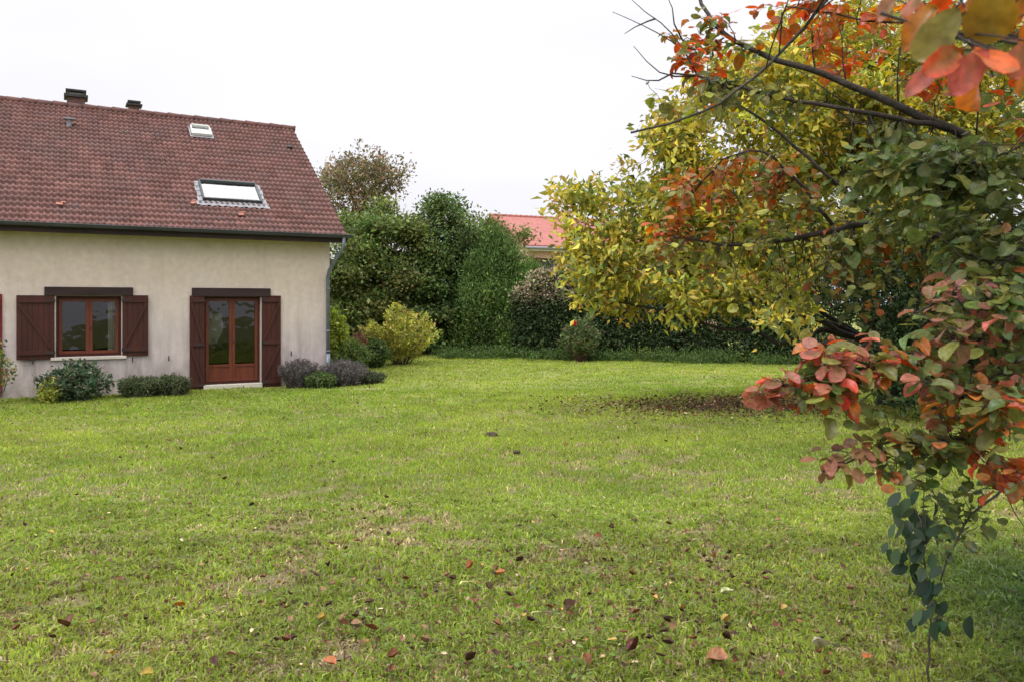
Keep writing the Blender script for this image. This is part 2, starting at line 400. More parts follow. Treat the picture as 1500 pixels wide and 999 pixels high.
mrc = N(nt, 'ShaderNodeMapRange'); mrc.inputs[1].default_value = .3; mrc.inputs[2].default_value = .7; mrc.inputs[3].default_value = .91; mrc.inputs[4].default_value = 1.06; L.new(cn.outputs['Fac'], mrc.inputs[0])
vs = N(nt, 'ShaderNodeVectorMath', operation='SCALE'); L.new(rp.outputs[0], vs.inputs[0]); L.new(mrc.outputs[0], vs.inputs['Scale'])
mx = N(nt, 'ShaderNodeMix', data_type='RGBA'); mx.inputs[0].default_value = .94; L.new(sky.outputs[0], mx.inputs[6]); L.new(vs.outputs[0], mx.inputs[7])
L.new(mx.outputs[2], bg.inputs['Color']); bg.inputs['Strength'].default_value = .1
sd = bpy.data.lights.new('sun', 'SUN'); sd.energy = 1.5; sd.angle = R(16); sd.color = (1, .96, .9)
so = bpy.data.objects.new('sun', sd); COL.objects.link(so)
sv = Vector((math.sin(SUN_AZ) * math.cos(SUN_EL), math.cos(SUN_AZ) * math.cos(SUN_EL), math.sin(SUN_EL)))
so.rotation_euler = (-sv).to_track_quat('-Z', 'Y').to_euler(); so.location = sv * 30
cd = bpy.data.cameras.new('camera'); cam = bpy.data.objects.new('camera', cd); COL.objects.link(cam); scn.camera = cam
cam.location = (0, 0, EYE); cam.rotation_euler = (R(90), 0, 0)
cd.sensor_width = 36; cd.lens = 36 * F / 1500; cd.shift_y = -(499.5 - HY) / 1500; cd.clip_end = 2000; cd.clip_start = .05
cd.dof.use_dof = True; cd.dof.focus_distance = 13; cd.dof.aperture_fstop = 9
scn.view_settings.view_transform = 'Standard'; scn.view_settings.look = 'None'; scn.view_settings.exposure = 0.42; scn.view_settings.gamma = 1
scn.cycles.max_bounces = 6; scn.cycles.diffuse_bounces = 3; scn.cycles.transparent_max_bounces = 6; scn.cycles.transmission_bounces = 3; scn.cycles.glossy_bounces = 2
scn.cycles.use_adaptive_sampling = True; scn.cycles.use_denoising = True

# ================================================================== HOUSE (local: x along the front, y inward, z up)
HA = math.atan2(.479, .878); HC = np.array([-4.59, 20.63, 0.])
house = empty('house', HC, 'cream rendered house with brown tiled roof and dark red shutters, left of the lawn', 'house', rz=HA)
ca, sa = math.cos(HA), math.sin(HA)
def to_l(p): d = np.asarray(p) - HC; return np.array([d[0] * ca + d[1] * sa, -d[0] * sa + d[1] * ca, d[2]])
CAML = to_l([0, 0, EYE])
def ray_l(px, py): a = to_l(P(px, py, 1.)); return a - CAML
def wl(px, py, y=0):
    d = ray_l(px, py); t = (y - CAML[1]) / d[1]; p = CAML + d * t; return p[0], p[2]
EAVE_Y, EAVE_Z, RUN, RISE = -.45, 3.66, 5.59, 3.70
RIDGE_Y = EAVE_Y + RUN; SL = math.hypot(RUN, RISE); TH = math.atan2(RISE, RUN)
HL = 17.0; HD = 2 * RIDGE_Y
def rl(px, py):
    d = ray_l(px, py); nrm = np.array([0, -RISE, RUN]); q = np.array([0, EAVE_Y, EAVE_Z + .03])
    t = np.dot(q - CAML, nrm) / np.dot(d, nrm); p = CAML + d * t
    return p[0], math.hypot(p[1] - EAVE_Y, p[2] - EAVE_Z)     # along, up the slope

# openings on the front, from the photograph's proportions
def rect(px0, px1, py0, py1):
    xm = (px0 + px1) / 2; zt = wl(xm, py0)[1]; zb = wl(xm, py1)[1]
    return wl(px0, (py0 + py1) / 2)[0], wl(px1, (py0 + py1) / 2)[0], zb, zt
W1 = rect(82, 178, 434, 522); D1 = rect(299, 382, 434, 570); D1 = (D1[0], D1[1], .10, D1[3])
D0x1 = wl(-22, 500)[0]; D0 = (D0x1 - 1.4, D0x1, .10, D1[3]); W0 = (D0[0] - 3.6, D0[0] - 2.2, W1[2], W1[3])
wallt = .22
M_wall = wall_mat()
opens = sorted([W0, D0, W1, D1])
mb = MB(); x = -HL; top = EAVE_Z + .0
for o in opens:
    mb.box(x, o[0], 0, wallt, -.3, top)
    if o[2] > .2: mb.box(o[0], o[1], 0, wallt, -.3, o[2])
    else: mb.box(o[0], o[1], 0, wallt, -.3, .06)
    mb.box(o[0], o[1], 0, wallt, o[3], top); x = o[1]
mb.box(x, 0, 0, wallt, -.3, top)
zr = EAVE_Z + RISE - .12
gz0 = EAVE_Z + (-EAVE_Y) * RISE / RUN - .1
def gable(x0, x1):
    b = len(mb.v); poly = [(wallt, -.3), (HD - wallt, -.3), (HD - wallt, gz0 - .01), (RIDGE_Y, zr), (wallt, gz0 - .01 + wallt * .69)]
    poly = [(wallt, -.3), (HD - wallt, -.3), (HD - wallt, gz0), (RIDGE_Y, zr), (wallt, gz0)]
    for xx in (x0, x1):
        for yy, zz in poly: mb.v.append((xx, yy, zz))
    mb.f.append(tuple(b + i for i in range(5))); mb.f.append(tuple(b + 9 - i for i in range(5)))
    for i in range(5): j = (i + 1) % 5; mb.f.append((b + i, b + j, b + 5 + j, b + 5 + i))
gable(-wallt, 0); gable(-HL, -HL + wallt)
mb.box(-HL, 0, HD - wallt, HD, -.3, top)
mb.build('wall', M_wall, house)
# room behind the glass
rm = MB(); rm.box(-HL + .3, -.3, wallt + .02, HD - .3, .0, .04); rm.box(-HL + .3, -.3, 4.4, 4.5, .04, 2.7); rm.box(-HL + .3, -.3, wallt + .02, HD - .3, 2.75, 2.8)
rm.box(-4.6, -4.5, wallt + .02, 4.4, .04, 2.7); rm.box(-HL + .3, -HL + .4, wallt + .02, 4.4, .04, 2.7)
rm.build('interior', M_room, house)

# roof tiles
def tile_slope(flip=False):
    T = .25; per = .125; sub = np.array([0, .18, .30, .5, .62, .82])
    x0, x1 = -HL - .3, .36; nw = int((x1 - x0) / per)
    xs = (x0 + (np.arange(nw)[:, None] + sub[None]) * per).ravel(); xs = np.append(xs, x0 + nw * per)
    prof = np.array([0, 0, 1, 1.25, 1, 0]) * .026; wv = np.append(np.tile(prof, nw), 0)
    nc = 26; p = SL / nc; rows = []; ids = []
    for j in range(nc):
        jx = rng.normal(0, .004); dz = np.repeat(rng.normal(0, .003, nw // 2 + 2), 12)[:len(xs)]
        for (r, h, k) in ((j * p, -.005, 0), (j * p + rng.normal(0, .002), .062, 1), ((j + 1) * p - .005, .004, 1)):
            hh = h + wv * k + (dz if k else 0)
            y = r * math.cos(TH) - hh * math.sin(TH); z = r * math.sin(TH) + hh * math.cos(TH)
            rows.append(np.stack([xs + jx, y, z], 1)); ids.append(j)
    V = np.array(rows); nr, nx = V.shape[:2]
    I = np.arange(nr * nx).reshape(nr, nx)
    f = np.stack([I[:-1, :-1], I[:-1, 1:], I[1:, 1:], I[1:, :-1]], -1).reshape(-1, 4)
    jj = np.repeat(np.array(ids[:-1]), nx - 1); ii = np.tile(np.arange(nx - 1) // 12, nr - 1)
    rc = np.random.default_rng(11); tbl = rc.random((nc + 1, nw)); t2 = rc.random((nc + 1, nw))
    v = tbl[jj, ii]; u = t2[jj, ii]
    base = np.array([.150, .073, .064]) * (0.78 + .44 * v[:, None])
    base = np.where((u > .97)[:, None], np.array([.20, .10, .085]), base)
    base = np.where((u < .05)[:, None], np.array([.135, .075, .07]), base)
    V = V.reshape(-1, 3).copy(); V[:, 1] += EAVE_Y; V[:, 2] += EAVE_Z
    if flip: V[:, 1] = 2 * RIDGE_Y - V[:, 1]; f = f[:, ::-1]
    return V, f, base
V1, f1, c1 = tile_slope(); V2, f2, c2 = tile_slope(True)
me = np_mesh('roof', np.vstack([V1, V2]), [np.vstack([f1, f2 + len(V1)])], facecols=np.vstack([c1, c2]))
roof = link('roof', me, M_tile, house)
# ridge caps
mb = MB(); k = 0; xx = -HL - .3
while xx < .34:
    pts = [(xx, RIDGE_Y, EAVE_Z + RISE + .02 + .012 * (k % 2)), (min(xx + .40, .38), RIDGE_Y, EAVE_Z + RISE + .02)]
    mb.tube(pts, [.11, .095], 10); xx += .36; k += 1
M_ridge = noise_mat('ridge_tile', (.085, .05, .045), (.15, .065, .055), 6, .85, .3)
mb.build('ridge_tiles', M_ridge, roof, True)
# verge boards, soffit, fascia
mb = MB()
c_, s_ = math.cos(TH), math.sin(TH)
for sgn in (0, 1):
    Mx = Matrix.Translation((0, EAVE_Y, EAVE_Z)) @ Matrix.Rotation(TH, 4, 'X')
    if sgn: Mx = Matrix.Translation((0, 2 * RIDGE_Y, 0)) @ Matrix.Scale(-1, 4, (0, 1, 0)) @ Mx
    for q0, q1 in ((.30, .345), (-HL - .3, -HL - .26)): MB().box(q0, q1, .02, SL - .02, -.17, -.012, Mx).build('verge_board', M_beam, roof)
mb = MB(); mb.box(-HL - .25, .29, EAVE_Y + .04, -.003, EAVE_Z - .11, EAVE_Z - .085)
mb.build('soffit', M_beam, roof); mb = MB()
mb.box(-HL - .25, .29, HD + .003, HD + .41, EAVE_Z - .11, EAVE_Z - .085)
mb.build('soffit', M_beam, roof)
mb = MB(); mb.box(-HL - .25, .295, EAVE_Y + .01, EAVE_Y + .036, EAVE_Z - .16, EAVE_Z - .005)
mb.build('fascia', M_beam, roof)
# gutter: half round
mb = MB(); n = 9; rg = .075; gy = EAVE_Y - .06; gzc = EAVE_Z + .03
b = 0
for xx in (-HL - .3, .40):
    for rr_ in (rg, rg - .006):
        for k in range(n):
            a = math.pi + math.pi * k / (n - 1); mb.v.append((xx, gy + rr_ * math.cos(a), gzc + rr_ * math.sin(a)))
for k in range(n - 1):
    mb.f.append((k, k + 1, 2 * n + k + 1, 2 * n + k)); mb.f.append((n + k + 1, n + k, 3 * n + k, 3 * n + k + 1))
    mb.f.append((k, n + k, n + k + 1, k + 1))
    mb.f.append((2 * n + k, 2 * n + k + 1, 3 * n + k + 1, 3 * n + k))
mb.tube([(-HL - .3, gy - rg, gzc), (.40, gy - rg, gzc)], .011, 6)
mb.prism([(0, 0)], 0, 0) if False else None
for k in range(n - 1):
    pass
mb.v += [(.40, gy, gzc)]; c0 = len(mb.v) - 1
for k in range(n - 1): mb.f.append((c0, 2 * n + k, 2 * n + k + 1))
gut = mb.build('gutter', M_gutter, house, True)
mb = MB()
xx = -HL
while xx < .3:
    MB().tube([(xx, gy - rg - .004, gzc + .012), (xx, gy + .0, gzc - rg - .006), (xx, gy + rg, gzc + .02)], .007, 4).build('bracket', M_gutter, gut); xx += .6
# downpipe
xa = wl(480.5, 450, -.09)[0]
mb = MB(); path = [(xa + .28, gy, gzc - .06), (xa + .27, gy + .02, gzc - .28), (xa + .12, gy + .20, gzc - .62), (xa + .02, -.12, gzc - .88), (xa, -.085, gzc - 1.02), (xa, -.085, .0)]
mb.tube(path, .047, 12); dp = mb.build('downpipe', M_zinc, house, True)
mb = MB()
for z in (2.35, 1.3, .8): MB().tube([(xa, -.085, z), (xa, -.085, z + .035)], .056, 12).build('pipe_collar', M_zinc, dp, True)
mb.tube([(xa, -.085, .02), (xa, -.085, .75)], .056, 12)
mb.build('lower_sleeve', M_zinc, dp, True)
# corner strip of the gable edge
# lintels, sills, threshold
def lintel(px0, px1, py0, py1):
    a = rect(px0, px1, py0, py1); return MB().box(a[0], a[1], -.05, .05, a[2], a[3]).build('lintel', M_beam, house, bevel=.006)
lintel(65, 195, 421, 433.5); lintel(281, 396, 422.5, 435)
MB().box(D0[0] - .2, D0[1] + .1, -.05, .05, D0[3] - .02, D0[3] + .17).build('lintel', M_beam, house, bevel=.006)
MB().box(W0[0] - .2, W0[1] + .2, -.05, .05, W0[3] - .02, W0[3] + .17).build('lintel', M_beam, house, bevel=.006)

def window(o, name='window', leafp=0, curtain=False):
    """opening o, frame, two glazed leaves; leafp = height of the solid bottom panel"""
    x0, x1, z0, z1 = o; y = .12; fw = .055; xm = (x0 + x1) / 2
    mb = MB(); mb.box(x0, x0 + fw, y, y + .07, z0, z1); mb.box(x1 - fw, x1, y, y + .07, z0, z1); mb.box(x0 + fw, x1 - fw, y, y + .07, z1 - fw, z1); mb.box(x0 + fw, x1 - fw, y, y + .07, z0, z0 + fw)
    w_ = mb.build(name, M_shutter, house, bevel=.004)
    for a, c in ((x0 + fw, xm - .002), (xm + .002, x1 - fw)):
        s = .065; zz0, zz1 = z0 + fw + .004, z1 - fw - .004; m = MB(); yy = y - .015
        m.box(a, a + s, yy, yy + .05, zz0, zz1); m.box(c - s, c, yy, yy + .05, zz0, zz1)
        m.box(a + s, c - s, yy, yy + .05, zz1 - s, zz1); m.box(a + s, c - s, yy, yy + .05, zz0, zz0 + s)
        if leafp:
            m.box(a + s, c - s, yy + .002, yy + .048, zz0 + leafp, zz0 + leafp + s)
            m.box(a + s, c - s, yy + .018, yy + .034, zz0 + s, zz0 + leafp)
        m.build('sash', M_wood, w_, bevel=.003)
        zb = zz0 + (leafp + s if leafp else s)
        Mt = Matrix.Translation((0, yy + .027, (zb + zz1) / 2)) @ Matrix.Rotation(R(-.85 if a < xm - .1 and not leafp else -.35), 4, 'X')
        m = MB(); hh = (zz1 - s - zb) / 2 + .004; x_0, x_1 = a + s - .004, c - s + .004
        m.v = [tuple(Mt @ Vector(q)) for q in ((x_0, 0, -hh), (x_1, 0, -hh), (x_1, 0, hh), (x_0, 0, hh))]; m.f = [(0, 1, 2, 3)]; m.build('pane', M_glass, w_)
    m = MB(); m.tube([(xm + .03, y - .02, (z0 + z1) / 2), (xm + .03, y - .06, (z0 + z1) / 2), (xm + .03, y - .06, (z0 + z1) / 2 - .09)], .009, 6)
    m.build('handle', M_darkmetal, w_, True)
    if curtain:
        pts = np.linspace(x1 - .26, x1 - .07, 15); v = []; f = []
        for i, xx in enumerate(pts):
            v += [(xx, .30 + .02 * math.sin(i * 1.9), z0 + .05), (xx, .30 + .015 * math.sin(i * 1.9 + .6), z1 - .08)]
        for i in range(14): f.append((2 * i, 2 * i + 2, 2 * i + 3, 2 * i + 1))
        m = MB(); m.v = v; m.f = f; m.build('curtain', M_curtain, w_)
        m = MB(); m.box(x0 + .07, x0 + .09, .28, .30, z0 + .05, z1 - .08); m.build('curtain', M_curtain, w_)
    if not leafp:
        m = MB(); m.box(x0 - .10, x1 + .10, -.055, .115, z0 - .07, z0 - .003); m.build('sill', M_stone, w_, bevel=.008)
    else:
        m = MB(); m.box(x0 - .02, x1 + .02, -.10, .115, -.05, z0 - .003); m.build('threshold', M_stone, w_, bevel=.008)
    return w_
window(W1, 'window', 0, True)
m = MB(); b0 = D1[0] + .2
m.v = [(b0, .9, 1.75), (b0 + .1, .8, 1.75), (b0 + .25, .8, 1.75), (b0 + .32, .8, 1.75), (b0 + .02, .9, 1.0), (b0 + .2, .85, 1.02), (b0 + .34, .8, 1.3), (b0 + .36, .8, 1.45)]; m.f = [(4, 5, 1, 0), (5, 6, 2, 1), (6, 7, 3, 2)]
m.build('curtain', M_curtain, house)  # added pale sheet, no known curtain; stands in for a whitish reflection
window(D1, 'french_window', .34); window(D0, 'french_window', .34); window(W0, 'window', 0, True)
def shutter(px0, px1, py0, py1, hinge, mid=False, m_=None, rct=None, out=.0):
    x0, x1, z0, z1 = rct or rect(px0, px1, py0, py1); w_ = x1 - x0
    hx = x1 if hinge == 'r' else x0
    Mx = Matrix.Translation((hx, -.035, 0)) @ Matrix.Rotation((out if hinge == 'r' else -out), 4, 'Z')
    def lx(a): return a - hx
    mb = MB(); n = max(3, round(w_ / .105)); pw = w_ / n
    for i in range(n):
        mb.box(lx(x0 + i * pw + .002), lx(x0 + (i + 1) * pw - .002), 0, .026, z0, z1, Mx)
    mb.box(lx(x0 + .006), lx(x1 - .006), .006, .02, z0 + .003, z1 - .003, Mx)
    s = mb.build('shutter', m_ or M_shutter, house, bevel=.003)
    b = MB(); zs = [z0 + .10, z1 - .16] + ([z0 + (z1 - z0) * .47] if mid else [])
    zs.sort()
    for z in zs: MB().box(lx(x0 + .01), lx(x1 - .01), -.030, -.001, z, z + .085, Mx).build('batten', m_ or M_shutter, s, bevel=.003)
    for za, zb in zip(zs[:-1], zs[1:]):
        xa_, xb_ = (x0 + .03, x1 - .03) if hinge == 'r' else (x1 - .03, x0 + .03)
        ya, yb = zb - .003, za + .088
        dx, dz = xb_ - xa_, yb - ya; L_ = math.hypot(dx, dz); nx, nz_ = -dz / L_ * .038, dx / L_ * .038
        b = MB(); k = 0
        for yy in (-.030, -.001):
            for (px_, pz) in ((xa_ + nx, ya + nz_), (xb_ + nx, yb + nz_), (xb_ - nx, yb - nz_), (xa_ - nx, ya - nz_)):
                pz = min(max(pz, za + .088), zb - .003); px_ = min(max(px_, x0 + .005), x1 - .005)
                b.v.append(tuple(Mx @ Vector((lx(px_), yy, pz))))
        for f in ((0, 1, 2, 3), (7, 6, 5, 4), (0, 4, 5, 1), (1, 5, 6, 2), (2, 6, 7, 3), (3, 7, 4, 0)): b.f.append(tuple(k + i for i in f))
        b.build('brace', m_ or M_shutter, s)
    for z in zs:
        d = .18 if hinge == 'l' else -.18
        h = MB(); h.box(min(0, d), max(0, d), -.036, -.031, z + .03, z + .055, Mx); h.tube([tuple(Mx @ Vector((0, -.033, z + .01))), tuple(Mx @ Vector((0, -.033, z + .08)))], .012, 6)
        h.build('hinge', M_darkmetal, s)
    return s
shutter(24, 80, 433, 526.5, 'r', out=.05); shutter(179, 217, 433, 521, 'l', out=.03)
shutter(277.5, 299, 433.5, 573, 'r', True, out=.03); shutter(383, 411, 433.5, 567, 'l', True)
x0_ = wl(-28, 500)[0]; x1_ = wl(3.5, 500)[0]
s_red = shutter(0, 0, 0, 0, 'l', True, M_redpaint, (x0_, x1_, .06, D1[3] + .02)); s_red['label'] = 'brighter red shutter leaf'
shutter(0, 0, 0, 0, 'r', True, None, (D0[0] - .5, D0[0] - .02, .06, D1[3] + .02))
shutter(0, 0, 0, 0, 'r', False, None, (W0[0] - .72, W0[0] - .02, W0[2] - .05, W0[3] + .02)); shutter(0, 0, 0, 0, 'l', False, None, (W0[1] + .02, W0[1] + .62, W0[2] - .05, W0[3] + .02))
for px, py in ((247, 524), (426, 517), (194, 526), (48, 528)):
    a, z = wl(px, py); m = MB(); m.tube([(a, 0, z), (a, -.05, z)], .008, 6); m.box(a - .012, a + .012, -.06, -.045, z - .07, z + .05); m.build('shutter_catch', M_darkmetal, house)

# roof fittings: local frame on the slope
Mroof = Matrix.Translation((0, EAVE_Y, EAVE_Z)) @ Matrix.Rotation(TH, 4, 'X')
def skylight(px0, px1, pyt, pyb, flash=True, name='skylight'):
    pm = (pyt + pyb) / 2; ff_ = 0; ax = rl(px0, pm)[0]; bx = rl(px1, pm)[0]; mid = (px0 + px1) / 2
    r1 = rl(mid, pyt)[1]; r0 = rl(mid, pyb)[1]; f = .042 if flash else .03
    mb = MB()
    if flash:
        ns = 4; hh = (r1 - r0 + .06) / ns
        for q in range(ns):
            for xa2, xb2 in ((ax - .115 + .02 * (q % 2), ax), (bx, bx + .115 - .02 * (q % 2))): mb.box(xa2, xb2, r0 - .02 + q * hh, r0 - .05 + (q + 1) * hh, .062, .084, Mroof)
        mb.box(ax - .06, bx + .06, r1 + .01, r1 + .05, .062, .084, Mroof)
        # dressed lead apron: a scalloped lower edge
        nn = 24; k = len(mb.v)
        for i in range(nn + 1):
            xx = ax - .16 + (bx - ax + .32) * i / nn; mb.v.append(tuple(Mroof @ Vector((xx, r0 - .02, .075)))); mb.v.append(tuple(Mroof @ Vector((xx, r0 - .20 + .03 * math.sin(i * 2.1), .058 + .012 * math.sin(i * 3.14)))))
        for i in range(nn): mb.f.append((k + 2 * i, k + 2 * i + 1, k + 2 * i + 3, k + 2 * i + 2))
    else:
        mb.box(ax - .05, bx + .05, r0 - .08, r1 + .05, .05, .07, Mroof)
    sk = mb.build(name, M_lead, roof)
    mb = MB(); h0, h1 = .08, .15
    mb.box(ax, ax + f, r0, r1, h0, h1, Mroof); mb.box(bx - f, bx, r0, r1, h0, h1, Mroof); mb.box(ax + f, bx - f, r0, r0 + f, h0, h1, Mroof); mb.box(ax + f, bx - f, r1 - f * 1.3, r1, h0, h1 + .03, Mroof)
    mb.build('frame', M_gutter if flash else M_white, sk)
    MB().box(ax + f, bx - f, r0 + f, r1 - f, h0 + .03, h0 + .04, Mroof).build('pane', M_skyglass, sk)
    MB().box(ax + f, bx - f, r0 + f, r1 - f, h0 - .07, h0 - .05, Mroof).build('blind', M_white if flash else M_lead, sk)
    return sk
skylight(294, 378, 273, 299); skylight(280, 308, 190.5, 202, False, 'roof_hatch')
# vent pipe
a, r_ = rl(101, 186); b0 = Mroof @ Vector((a, r_, .05))
mb = MB(); mb.tube([b0 - Vector((0, 0, .1)), b0 + Vector((0, 0, .22))], .06, 10); mb.box(b0.x - .13, b0.x + .13, b0.y - .1, b0.y + .1, b0.z + .16, b0.z + .2)
mb.build('vent_pipe', M_lead, roof)
a, r_ = rl(425, 219); MB().box(a - .08, a + .06, r_, r_ + .12, .05, .10, Mroof).build('vent_tile', M_darkmetal, roof)
# loose, broken orange tiles
M_orange = noise_mat('fresh_tile', (.30, .12, .09), (.38, .17, .12), 9, .85, .2)
for px, py in ((88, 303), (354, 318), (284, 301)):
    a, r_ = rl(px, py); m = MB(); M2 = Mroof @ Matrix.Translation((a, r_, .08)) @ Matrix.Rotation(rng.uniform(-.5, .5), 4, 'Z')
    m.box(-.08, .05, -.04, .05, -.005, .02, M2); m.box(.0, .1, .06, .10, .0, .03, M2); m.build('broken_tile', M_orange, roof)
def cowl(px0, px1, pyt, name='chimney'):
    # stands just behind the ridge
    y = RIDGE_Y + .1
    d0 = ray_l(px0, pyt); d1 = ray_l(px1, pyt); t = (y - CAML[1]) / d0[1]; xa_ = (CAML + d0 * t)[0]; zt = (CAML + d0 * t)[2]
    t = (y - CAML[1]) / d1[1]; xb_ = (CAML + d1 * t)[0]; w_ = xb_ - xa_; D = w_ * .9; zb = EAVE_Z + RISE - .4
    y0, y1 = y - .05, y - .05 + D
    o = MB().box(xa_ + .03, xb_ - .03, y0, y1, zb, zt - w_ * .42).build(name, M_brick, roof)
    m = MB(); m.box(xa_ - .04, xb_ + .04, y0 - .07, y1 + .07, zt - w_ * .42, zt - w_ * .28); m.box(xa_, xb_, y0 - .02, y1 + .02, zt - .05, zt)
    for xx in (xa_ + .02, xb_ - .08):
        for yy in (y0, y1 - .06): m.box(xx, xx + .06, yy, yy + .06, zt - w_ * .28, zt - .05)
    m.build('cowl', M_darkmetal, o)
    m = MB(); q = zt - w_ * .28 + .02
    while q < zt - .10: m.box(xa_ + .085, xb_ - .085, y0 + .012, y1 - .012, q, q + .028); q += .065
    m.build('slats', M_cowlc, o)
    return o
cowl(96, 126.5, 130.5); cowl(187, 206, 147.5)

# ================================================================== NEIGHBOUR HOUSE
nx_, ny_ = .96, 50.; NA = math.atan2(.42, .907)
nb = empty('neighbour_house', (nx_, ny_, 0), 'pink house with a red tiled roof behind the hedge', 'house', rz=NA)
M_pink = noise_mat('pink_render', (.58, .36, .28), (.64, .41, .33), 3, .9, .1)
M_redtile = None
def nb_tile():
    m, nt, b = mat('red_roof_tile'); L = nt.links; tc = N(nt, 'ShaderNodeTexCoord')
    wv = N(nt, 'ShaderNodeTexWave', wave_type='BANDS', bands_direction='X'); wv.inputs['Scale'].default_value = 1.3; wv.inputs['Distortion'].default_value = .3
    n = N(nt, 'ShaderNodeTexNoise'); n.inputs['Scale'].default_value = 6; n.inputs['Detail'].default_value = 6
    L.new(tc.outputs['Object'], wv.inputs[0]); L.new(tc.outputs['Object'], n.inputs['Vector'])
    r = N(nt, 'ShaderNodeValToRGB'); r.color_ramp.elements[0].color = (.27, .085, .07, 1); r.color_ramp.elements[1].color = (.38, .14, .115, 1); r.color_ramp.elements[0].position = .3; r.color_ramp.elements[1].position = .7
    L.new(n.outputs['Fac'], r.inputs[0]); L.new(r.outputs[0], b.inputs['Base Color']); b.inputs['Roughness'].default_value = .8
    bp = N(nt, 'ShaderNodeBump'); bp.inputs['Strength'].default_value = .5; bp.inputs['Distance'].default_value = .05
    L.new(wv.outputs['Fac'], bp.inputs['Height']); L.new(bp.outputs[0], b.inputs['Normal']); return m
M_redtile = nb_tile()
EW, EZ, RZ, HLn, HDn = 0, 5.62, 7.75, 15., 10.
mb = MB(); x = 0.
wins = [(.9, 2.1), (2.9, 4.1), (5.6, 7.0), (9., 10.2), (12., 13.2)]
for a, c in wins:
    mb.box(x, a, 0, .3, -.3, EZ - .1); mb.box(a, c, 0, .3, -.3, 3.4); mb.box(a, c, 0, .3, 4.78, EZ - .1); x = c
mb.box(x, HLn, 0, .3, -.3, EZ - .1)
b = len(mb.v)
for xx in (0, .3, HLn - .3, HLn):
    for yy, zz in ((.3, -.3), (HDn, -.3), (HDn, EZ - .1), (HDn / 2, RZ - .1), (.3, EZ - .1 + .05)): mb.v.append((xx, yy, zz))
for q in (0, 10):
    mb.f.append(tuple(b + q + i for i in range(5))); mb.f.append(tuple(b + q + 9 - i for i in range(5)))
    for i in range(5): j = (i + 1) % 5; mb.f.append((b + q + i, b + q + j, b + q + 5 + j, b + q + 5 + i))
mb.box(.3, HLn - .3, HDn - .3, HDn - .01, -.3, EZ - .1)
mb.build('wall', M_pink, nb)
for a, c in wins:
    m = MB(); m.box(a, c, .12, .18, 3.4, 4.78); wv = m.build('window', M_beam, nb)
    m = MB(); m.box(a + .08, (a + c) / 2 - .04, .10, .115, 3.5, 4.7); m.box((a + c) / 2 + .04, c - .08, .10, .115, 3.5, 4.7); m.build('pane', M_gutter, wv)
    for q in (a - .62, c + .02):
        MB().box(q, q + .6, -.05, -.005, 3.38, 4.8).build('shutter', M_wood, nb)
mb = MB(); o_ = .45; sl_ = (RZ - EZ) / (HDn / 2)
for (ya, za, yb, zb) in ((-o_, EZ - o_ * sl_, HDn / 2, RZ), (HDn + o_, EZ - o_ * sl_, HDn / 2, RZ)):
    b = len(mb.v)
    for xx in (-.35, HLn + .35):
        for yy, zz in ((ya, za), (yb, zb), (yb, zb + .12), (ya, za + .12)): mb.v.append((xx, yy, zz))
    for f in ((0, 1, 2, 3), (7, 6, 5, 4), (0, 4, 5, 1), (1, 5, 6, 2), (2, 6, 7, 3), (3, 7, 4, 0)): mb.f.append(tuple(b + i for i in f))
rf = mb.build('roof', M_redtile, nb)
m = MB(); xx = -.4
while xx < HLn + .3: m.tube([(xx, HDn / 2, RZ + .12), (xx + .42, HDn / 2, RZ + .1)], [.13, .11], 8); xx += .38
for k in range(14):
    t = k / 14; t2 = (k + 1.15) / 14
    m.tube([(-.33, -o_ + (HDn / 2 + o_) * t, EZ - o_ * sl_ + (HDn / 2 + o_) * sl_ * t + .13), (-.33, -o_ + (HDn / 2 + o_) * t2, EZ - o_ * sl_ + (HDn / 2 + o_) * sl_ * t2 + .11)], [.12, .1], 8)
m.build('ridge_tiles', M_redtile, rf, True)
m = MB(); m.tube([(-.35, -o_ - .07, EZ - .24), (HLn + .35, -o_ - .07, EZ - .24)], .09, 8); m.build('gutter', M_lead, nb, True)
MB().box(-.3, HLn + .3, -o_ + .02, -o_ + .05, EZ - .42, EZ - .20).build('fascia', M_white, nb)
MB().box(4.1, 4.9, 3.2, 3.9, RZ - 1.2, RZ + .45).build('chimney', M_pink, rf)
bpy.data.objects['neighbour_house']

# ================================================================== GROUND SHEET
def dryness(x, y):
    n = fbm(x * .7 + 40, y * .7, 3); n2 = fbm(x * 3.6, y * 3.6 + 9, 5); n3 = vnoise(x * 9, y * 9)
    near = 1 - .5 * smooth(6, 16, y)
    d = .85 * smooth(.52, .70, n * .22 + n2 * .5 + n3 * .28 + .03 * (1 - smooth(3.5, 7, y))) * near
    return d
def tint(x, y): return fbm(x * .33 + 5, y * .33 + 3, 4)
def edges(a, steps):
    out = [a]
    for s, to in steps:
        while out[-1] < to - 1e-6: out.append(min(out[-1] + s, to))
    return out
xr = edges(0, [(.12, 12), (.5, 26), (4, 60), (40, 800)]); xs = np.array(sorted(set([-v for v in xr] + xr)))
ys = np.array(edges(-60, [(4, 0), (.5, 2), (.10, 14), (.2, 36), (2, 70), (50, 900)])); ys = np.concatenate([[-800, -400, -200, -100], ys])
GX, GY = np.meshgrid(xs, ys); gx, gy_ = GX.ravel(), GY.ravel(); zz = gz(gx, gy_) - .004
I = np.arange(len(gx)).reshape(GX.shape); f = np.stack([I[:-1, :-1], I[:-1, 1:], I[1:, 1:], I[1:, :-1]], -1).reshape(-1, 4)
d = dryness(gx, gy_)[:, None]; tt = tint(gx, gy_)[:, None]
G1, G2, GD = np.array([.12, .155, .03]), np.array([.20, .23, .045]), np.array([.30, .23, .14])
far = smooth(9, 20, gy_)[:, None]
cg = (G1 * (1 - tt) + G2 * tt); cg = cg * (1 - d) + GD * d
cg = cg * (.62 + .5 * far)
